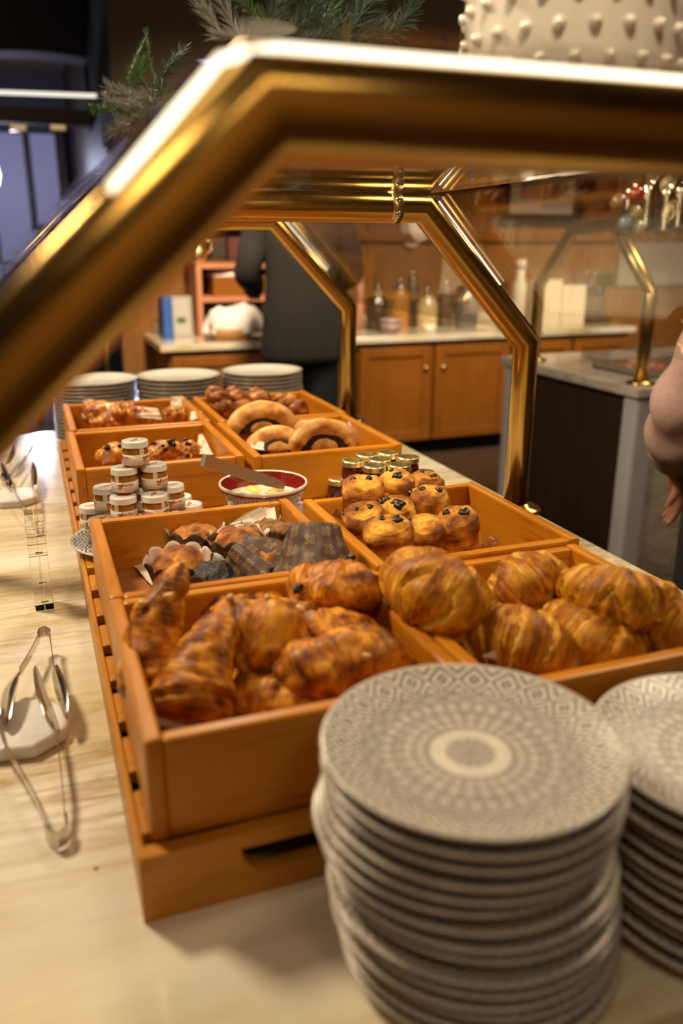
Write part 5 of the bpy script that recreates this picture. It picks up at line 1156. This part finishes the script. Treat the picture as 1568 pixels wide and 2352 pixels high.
# hutch with small things above the shelf
y = 5.1; x0, x1 = on(432, y), on(628, y); za, zb = zof(596, y, 500)+.0, zof(515, y, 500)
t = tag(empty('wall_cubby', (x0, y, zt)), 'dark open cubby with greenery standing on the shelf unit', 'shelf')
W_ = x1-x0; H_ = max(.18, zb-zt)
for b in ((0, .02, 0, H_), (W_-.02, W_, 0, H_)): box('side_panel', (b[0], b[1], -.10, .12, b[2], b[3]), M['cabinet'], t)
for b in ((0, .02), (H_-.02, H_), ): box('shelf_board', (.02, W_-.02, -.10, .12, b[0], b[1]), M['cabinet'], t)
box('back_panel', (.02, W_-.02, .10, .12, .02, H_-.02), M['cabinet'], t, bevel=0)
for i, (u, lb) in enumerate(((505, 'dark square tin standing left in the cubby'), (545, 'dark red tin standing right in the cubby'))):
    xx = on(u, y); tag(box('tin', (xx-.05, xx+.05, y-.06, y+.04, zt+.0205, zt+.14), plain('dark_tin_%d' % i, ((.03, .02, .01), (.10, .02, .015))[i], .5), bevel=.008), lb, 'tin')
gt2 = tag(empty('leaf_garland', (x0, y-.17, zt+.005)), 'thin dark leafy garland along the top edge of the shelf unit', 'garland')
for k in range(3): sprig(gt2, [Vector((.02+k*.2, .06, .01)), Vector((.12+k*.2, .05, .02)), Vector((.24+k*.2, .06, .01))], .03, M['needle_dark'], 60+k, 160, 1.)
q = PY(452, 590, 4.95); t = tag(empty('brass_pitcher', (q.x, 4.95, zt)), 'small bright brass pitcher at the left end on the shelf unit', 'pitcher')
mesh('pitcher_body', *lathe([(.001, 0), (.045, 0), (.055, .03), (.05, .08), (.03, .12), (.036, .16), (.030, .16), (.001, .10)], 28), M['gold_lid'], t)
mesh('handle', *tubevf([(.045, 0, .04), (.085, 0, .07), (.08, 0, .12), (.035, 0, .14)], .006, 8), M['gold_lid'], t)
mesh('spout', *tubevf([(-.03, 0, .12), (-.06, 0, .165)], [.014, .006], 8), M['gold_lid'], t)
# candle, jars, bowls, bottles along the counter
def revolve(name, label, cat, u, y, prof, mat, extra=(), group=None):
    q = on(u, y); t = tag(empty(name, (q, y, BT)), label, cat, group); mesh(name+'_body' if False else extra[0] if extra and isinstance(extra[0], str) else 'body', *lathe(prof, 28), mat, t)
    for e_ in extra[1:] if extra and isinstance(extra[0], str) else extra: mesh(e_[0], *lathe(e_[1], 24), e_[2], t)
    return t
tint = lambda n_, c: plain(n_, c, .12, coat=.6, nz=.25, nsc=14)
def jarprof(r, h): return [(.001, 0), (r*.95, 0), (r, .01), (r, h*.78), (r*.72, h*.9), (r*.7, h), (.001, h)]
def lidp(r, h): return [(.001, h), (r*.78, h), (r*.78, h+.012), (r*.2, h+.02), (r*.16, h+.03), (r*.28, h+.045), (r*.16, h+.062), (.001, h+.064)]
revolve('pillar_candle', 'tall pinkish candle on the back counter left of the jars', 'candle', 826, 4.95, [(.001, 0), (.02, 0), (.02, .32), (.001, .325)], plain('pink_wax', (.62, .28, .18), .5), ('wax', ('wick', [(.001, .325), (.0015, .325), (.0015, .34), (.001, .34)], M['black'])))
for (u, y, r, h, c, lb) in ((866, 4.95, .075, .22, (.06, .035, .015), 'dark glass storage jar, leftmost on the back counter'), (916, 4.98, .062, .25, (.42, .18, .03), 'amber storage jar with a round glass knob on the back counter'), (945, 5.08, .05, .30, (.12, .08, .04), 'tall brown storage jar behind the amber and cream ones'),
        (979, 4.95, .068, .20, (.62, .46, .24), 'cream coloured storage jar on the back counter'), (1020, 5.0, .055, .24, (.14, .09, .05), 'dark brown jar right of the cream storage jar'), (1068, 4.92, .078, .24, (.16, .14, .12), 'grey glass jar behind the right brass post')):
    revolve('storage_jar', lb, 'jar', u, y, jarprof(r, h), tint('jar_tint_%d' % u, c), ('jar_body', ('jar_lid', lidp(r, h), M['steel'])), 'storage jars on the back counter')
for i, (zz, lb) in enumerate(((0, 'lower one of two stacked mauve bowls on the back counter'), (.035, 'upper one of two stacked mauve bowls on the back counter'))):
    q = on(897, 4.72); t = tag(empty('mauve_bowl', (q, 4.72, BT+zz)), lb, 'bowl', 'stacked mauve bowls'); mesh('bowl_body', *lathe([(.001, .003), (.04, 0), (.058, .02), (.066, .05), (.062, .05), (.05, .02), (.001, .01)], 32), plain('mauve_glaze', (.28, .16, .14), .3), t); mesh('rim', *lathe([(.062, .049), (.0665, .049), (.0665, .053), (.062, .053)], 32), M['white_ceramic'], t)
revolve('small_cup', 'small white cup standing at the front edge of the back counter', 'cup', 985, 4.70, [(.001, 0), (.03, 0), (.042, .02), (.045, .045), (.041, .045), (.001, .012)], M['white_ceramic'], ('cup_body', ('foot', [(.02, -.0), (.028, 0), (.028, .004), (.02, .004)], M['white_ceramic'])))
revolve('white_bottle', 'white bottle standing at the right of the back counter', 'bottle', 1187, 5.0, [(.001, 0), (.05, 0), (.05, .26), (.03, .31), (.03, .36), (.001, .36)], M['cream'], ('bottle_body', ('cap', [(.001, .36), (.034, .36), (.034, .42), (.001, .42)], M['label'])))
for i, (u0, u1, h, lb) in enumerate(((1222, 1268, .29, 'tall cream carton on the back counter, left one of the pair'), (1270, 1322, .25, 'cream carton on the back counter, right one of the pair'))):
    x0, x1 = on(u0, 4.9), on(u1, 4.9); t = tag(empty('carton', ((x0+x1)/2, 4.9, BT)), lb, 'box'); W_ = (x1-x0)/2
    box('carton_body', (-W_, W_, -.08, .08, 0, h), plain('cream_carton_%d' % i, (.72, .62, .46), .6), t, bevel=.004); box('flap', (-W_, W_, -.079, 0, h, h+.006), M['label'], t, bevel=.001)
x0, x1 = on(1326, 4.95), on(1372, 4.95); t = tag(empty('coffee_machine', ((x0+x1)/2, 4.95, BT)), 'dark steel coffee machine right of the cream cartons', 'appliance'); W_ = (x1-x0)/2
box('machine_body', (-W_, W_, -.05, .12, 0, .34), M['steel_brushed'], t, bevel=.01); box('head', (-W_, W_, -.13, -.05, .24, .34), M['steel'], t, bevel=.01); box('drip_tray', (-W_, W_, -.14, -.05, 0, .03), M['black'], t, bevel=.004)
mesh('spout', *lathe([(.001, 0), (.012, 0), (.016, .04), (.001, .04)], 14), M['steel'], t, loc=(0, -.09, .20))
# picture and oval plaque on the panelling
y = BW-.012; x0, x1 = PY(1142, 500, y).x, PY(1330, 500, y).x; z0, z1 = PY(1230, 516, y).z, 1.0
t = tag(empty('framed_picture', ((x0+x1)/2, y, (z0+z1)/2)), 'black framed picture with white mat on the wood panelling', 'picture'); W_, H_ = (x1-x0)/2, (z1-z0)/2
fm_ = M['black']
for b in ((-W_, -W_+.07, -H_, H_), (W_-.07, W_, -H_, H_), (-W_+.07, W_-.07, -H_, -H_+.07), (-W_+.07, W_-.07, H_-.07, H_)): box('frame_bar', (b[0], b[1], -.035, 0, b[2], b[3]), plain('black_frame', (.012, .010, .014), .4), t)
box('mat', (-W_+.07, W_-.07, -.012, -.004, -H_+.07, H_-.07), plain('white_mat', (.66, .60, .52), .7), t, bevel=0)
a = NT('grey_landscape_print'); a.p(col=a.ramp(a.noise(a.coords(scale=(1, 1, 3)), 5, 4), [(.3, (.10, .09, .07)), (.6, (.28, .25, .20))]), rough=.5)
box('print', (-W_+.17, W_-.19, -.016, -.0125, -H_+.16, H_-.11), a.m, t, bevel=0)
q = PY(943, 520, BW); t = tag(empty('wall_plate', (q.x, BW, q.z), (PI/2, 0, 0)), 'pale oval plate hanging on the wood panelling above the jars', 'plate')
mesh('plate_face', [Vector((p[0]*.8, p[1]*1.35, p[2])) for p in lathe([(.001, .012), (.07, .014), (.10, .026), (.104, .024), (.10, .010), (.06, .0), (.001, 0)], 40)[0]], lathe([(.001, .012), (.07, .014), (.10, .026), (.104, .024), (.10, .010), (.06, .0), (.001, 0)], 40)[1], plain('pale_pink_plate', (.52, .38, .28), .3), t)
# framed mirror at the right of the back wall, its reflection painted flat grey
x0, x1 = PY(1415, 600, BW).x, PY(1640, 600, BW).x; z0, z1 = PY(1500, 655, BW).z, PY(1500, 530, BW).z
t = tag(empty('wall_mirror', ((x0+x1)/2, BW-.012, (z0+z1)/2)), 'large pale grey mirror on the wall behind the right station', 'board'); W_, H_ = (x1-x0)/2, (z1-z0)/2
box('mirror_face', (-W_, W_, -.02, 0, -H_, H_), plain('painted_mirror_grey', (.34, .29, .24), .5, nz=.2, nsc=3), t); box('mirror_frame', (-W_-.02, W_+.02, -.03, -.02, H_-.02, H_+.03), M['brass_dull'], t)
# hanging ornaments near the station
sil = plain('hammered_silver', (.70, .62, .50), .18, 1., nz=.3, nsc=90)
def ornament(u, v, y, kind, lb, mat, r=.045):
    q = PY(u, v, y); t = tag(empty('hanging_bell' if kind else 'glass_bauble', q), lb, 'ornament', 'silver bells' if kind else 'glass baubles')
    if kind: mesh('bell_body', *lathe([(r*1.0, -.10), (r*1.05, -.105), (r*.98, -.09), (r*.72, -.03), (r*.66, .02), (r*.5, .045), (.001, .055)], 28), mat, t); mesh('clapper', *lathe([(.001, -.125), (.009, -.115), (.001, -.10)], 12), M['gold_lid'], t)
    else: mesh('ball', *lathe([(.001, -r), (r*.5, -r*.87), (r*.87, -r*.5), (r, 0), (r*.87, r*.5), (r*.5, r*.87), (.001, r)], 28), mat, t)
    mesh('thread', *tubevf([(0, 0, .05 if kind else r), (0, 0, CZ-q.z)], .0012, 6), M['steel'], t)
for i, (u, v, lb) in enumerate(((1448, 462, 'hammered silver bell at the left of the hanging cluster'), (1488, 452, 'hammered silver bell in the middle of the hanging cluster'), (1530, 462, 'hammered silver bell third from the left in the hanging cluster'), (1562, 455, 'hammered silver bell at the right picture edge'))): ornament(u, v, 2.35+.02*i, 1, lb, sil, .038)
for (u, v, lb, c) in ((1420, 465, 'clear brownish bauble at the left of the silver bells', (.30, .18, .09)), (1455, 490, 'pale yellow bauble below the leftmost bell', (.55, .48, .20)), (1462, 525, 'lowest pale yellow bauble under the bells', (.55, .50, .24)), (1438, 512, 'bluish bauble left of the lowest one', (.18, .30, .38)), (1460, 448, 'small dark red bauble between the bells', (.35, .015, .015))):
    ornament(u, v, 2.25, 0, lb, plain('bauble_glass_%d' % u, c, .08, coat=1.), .026)
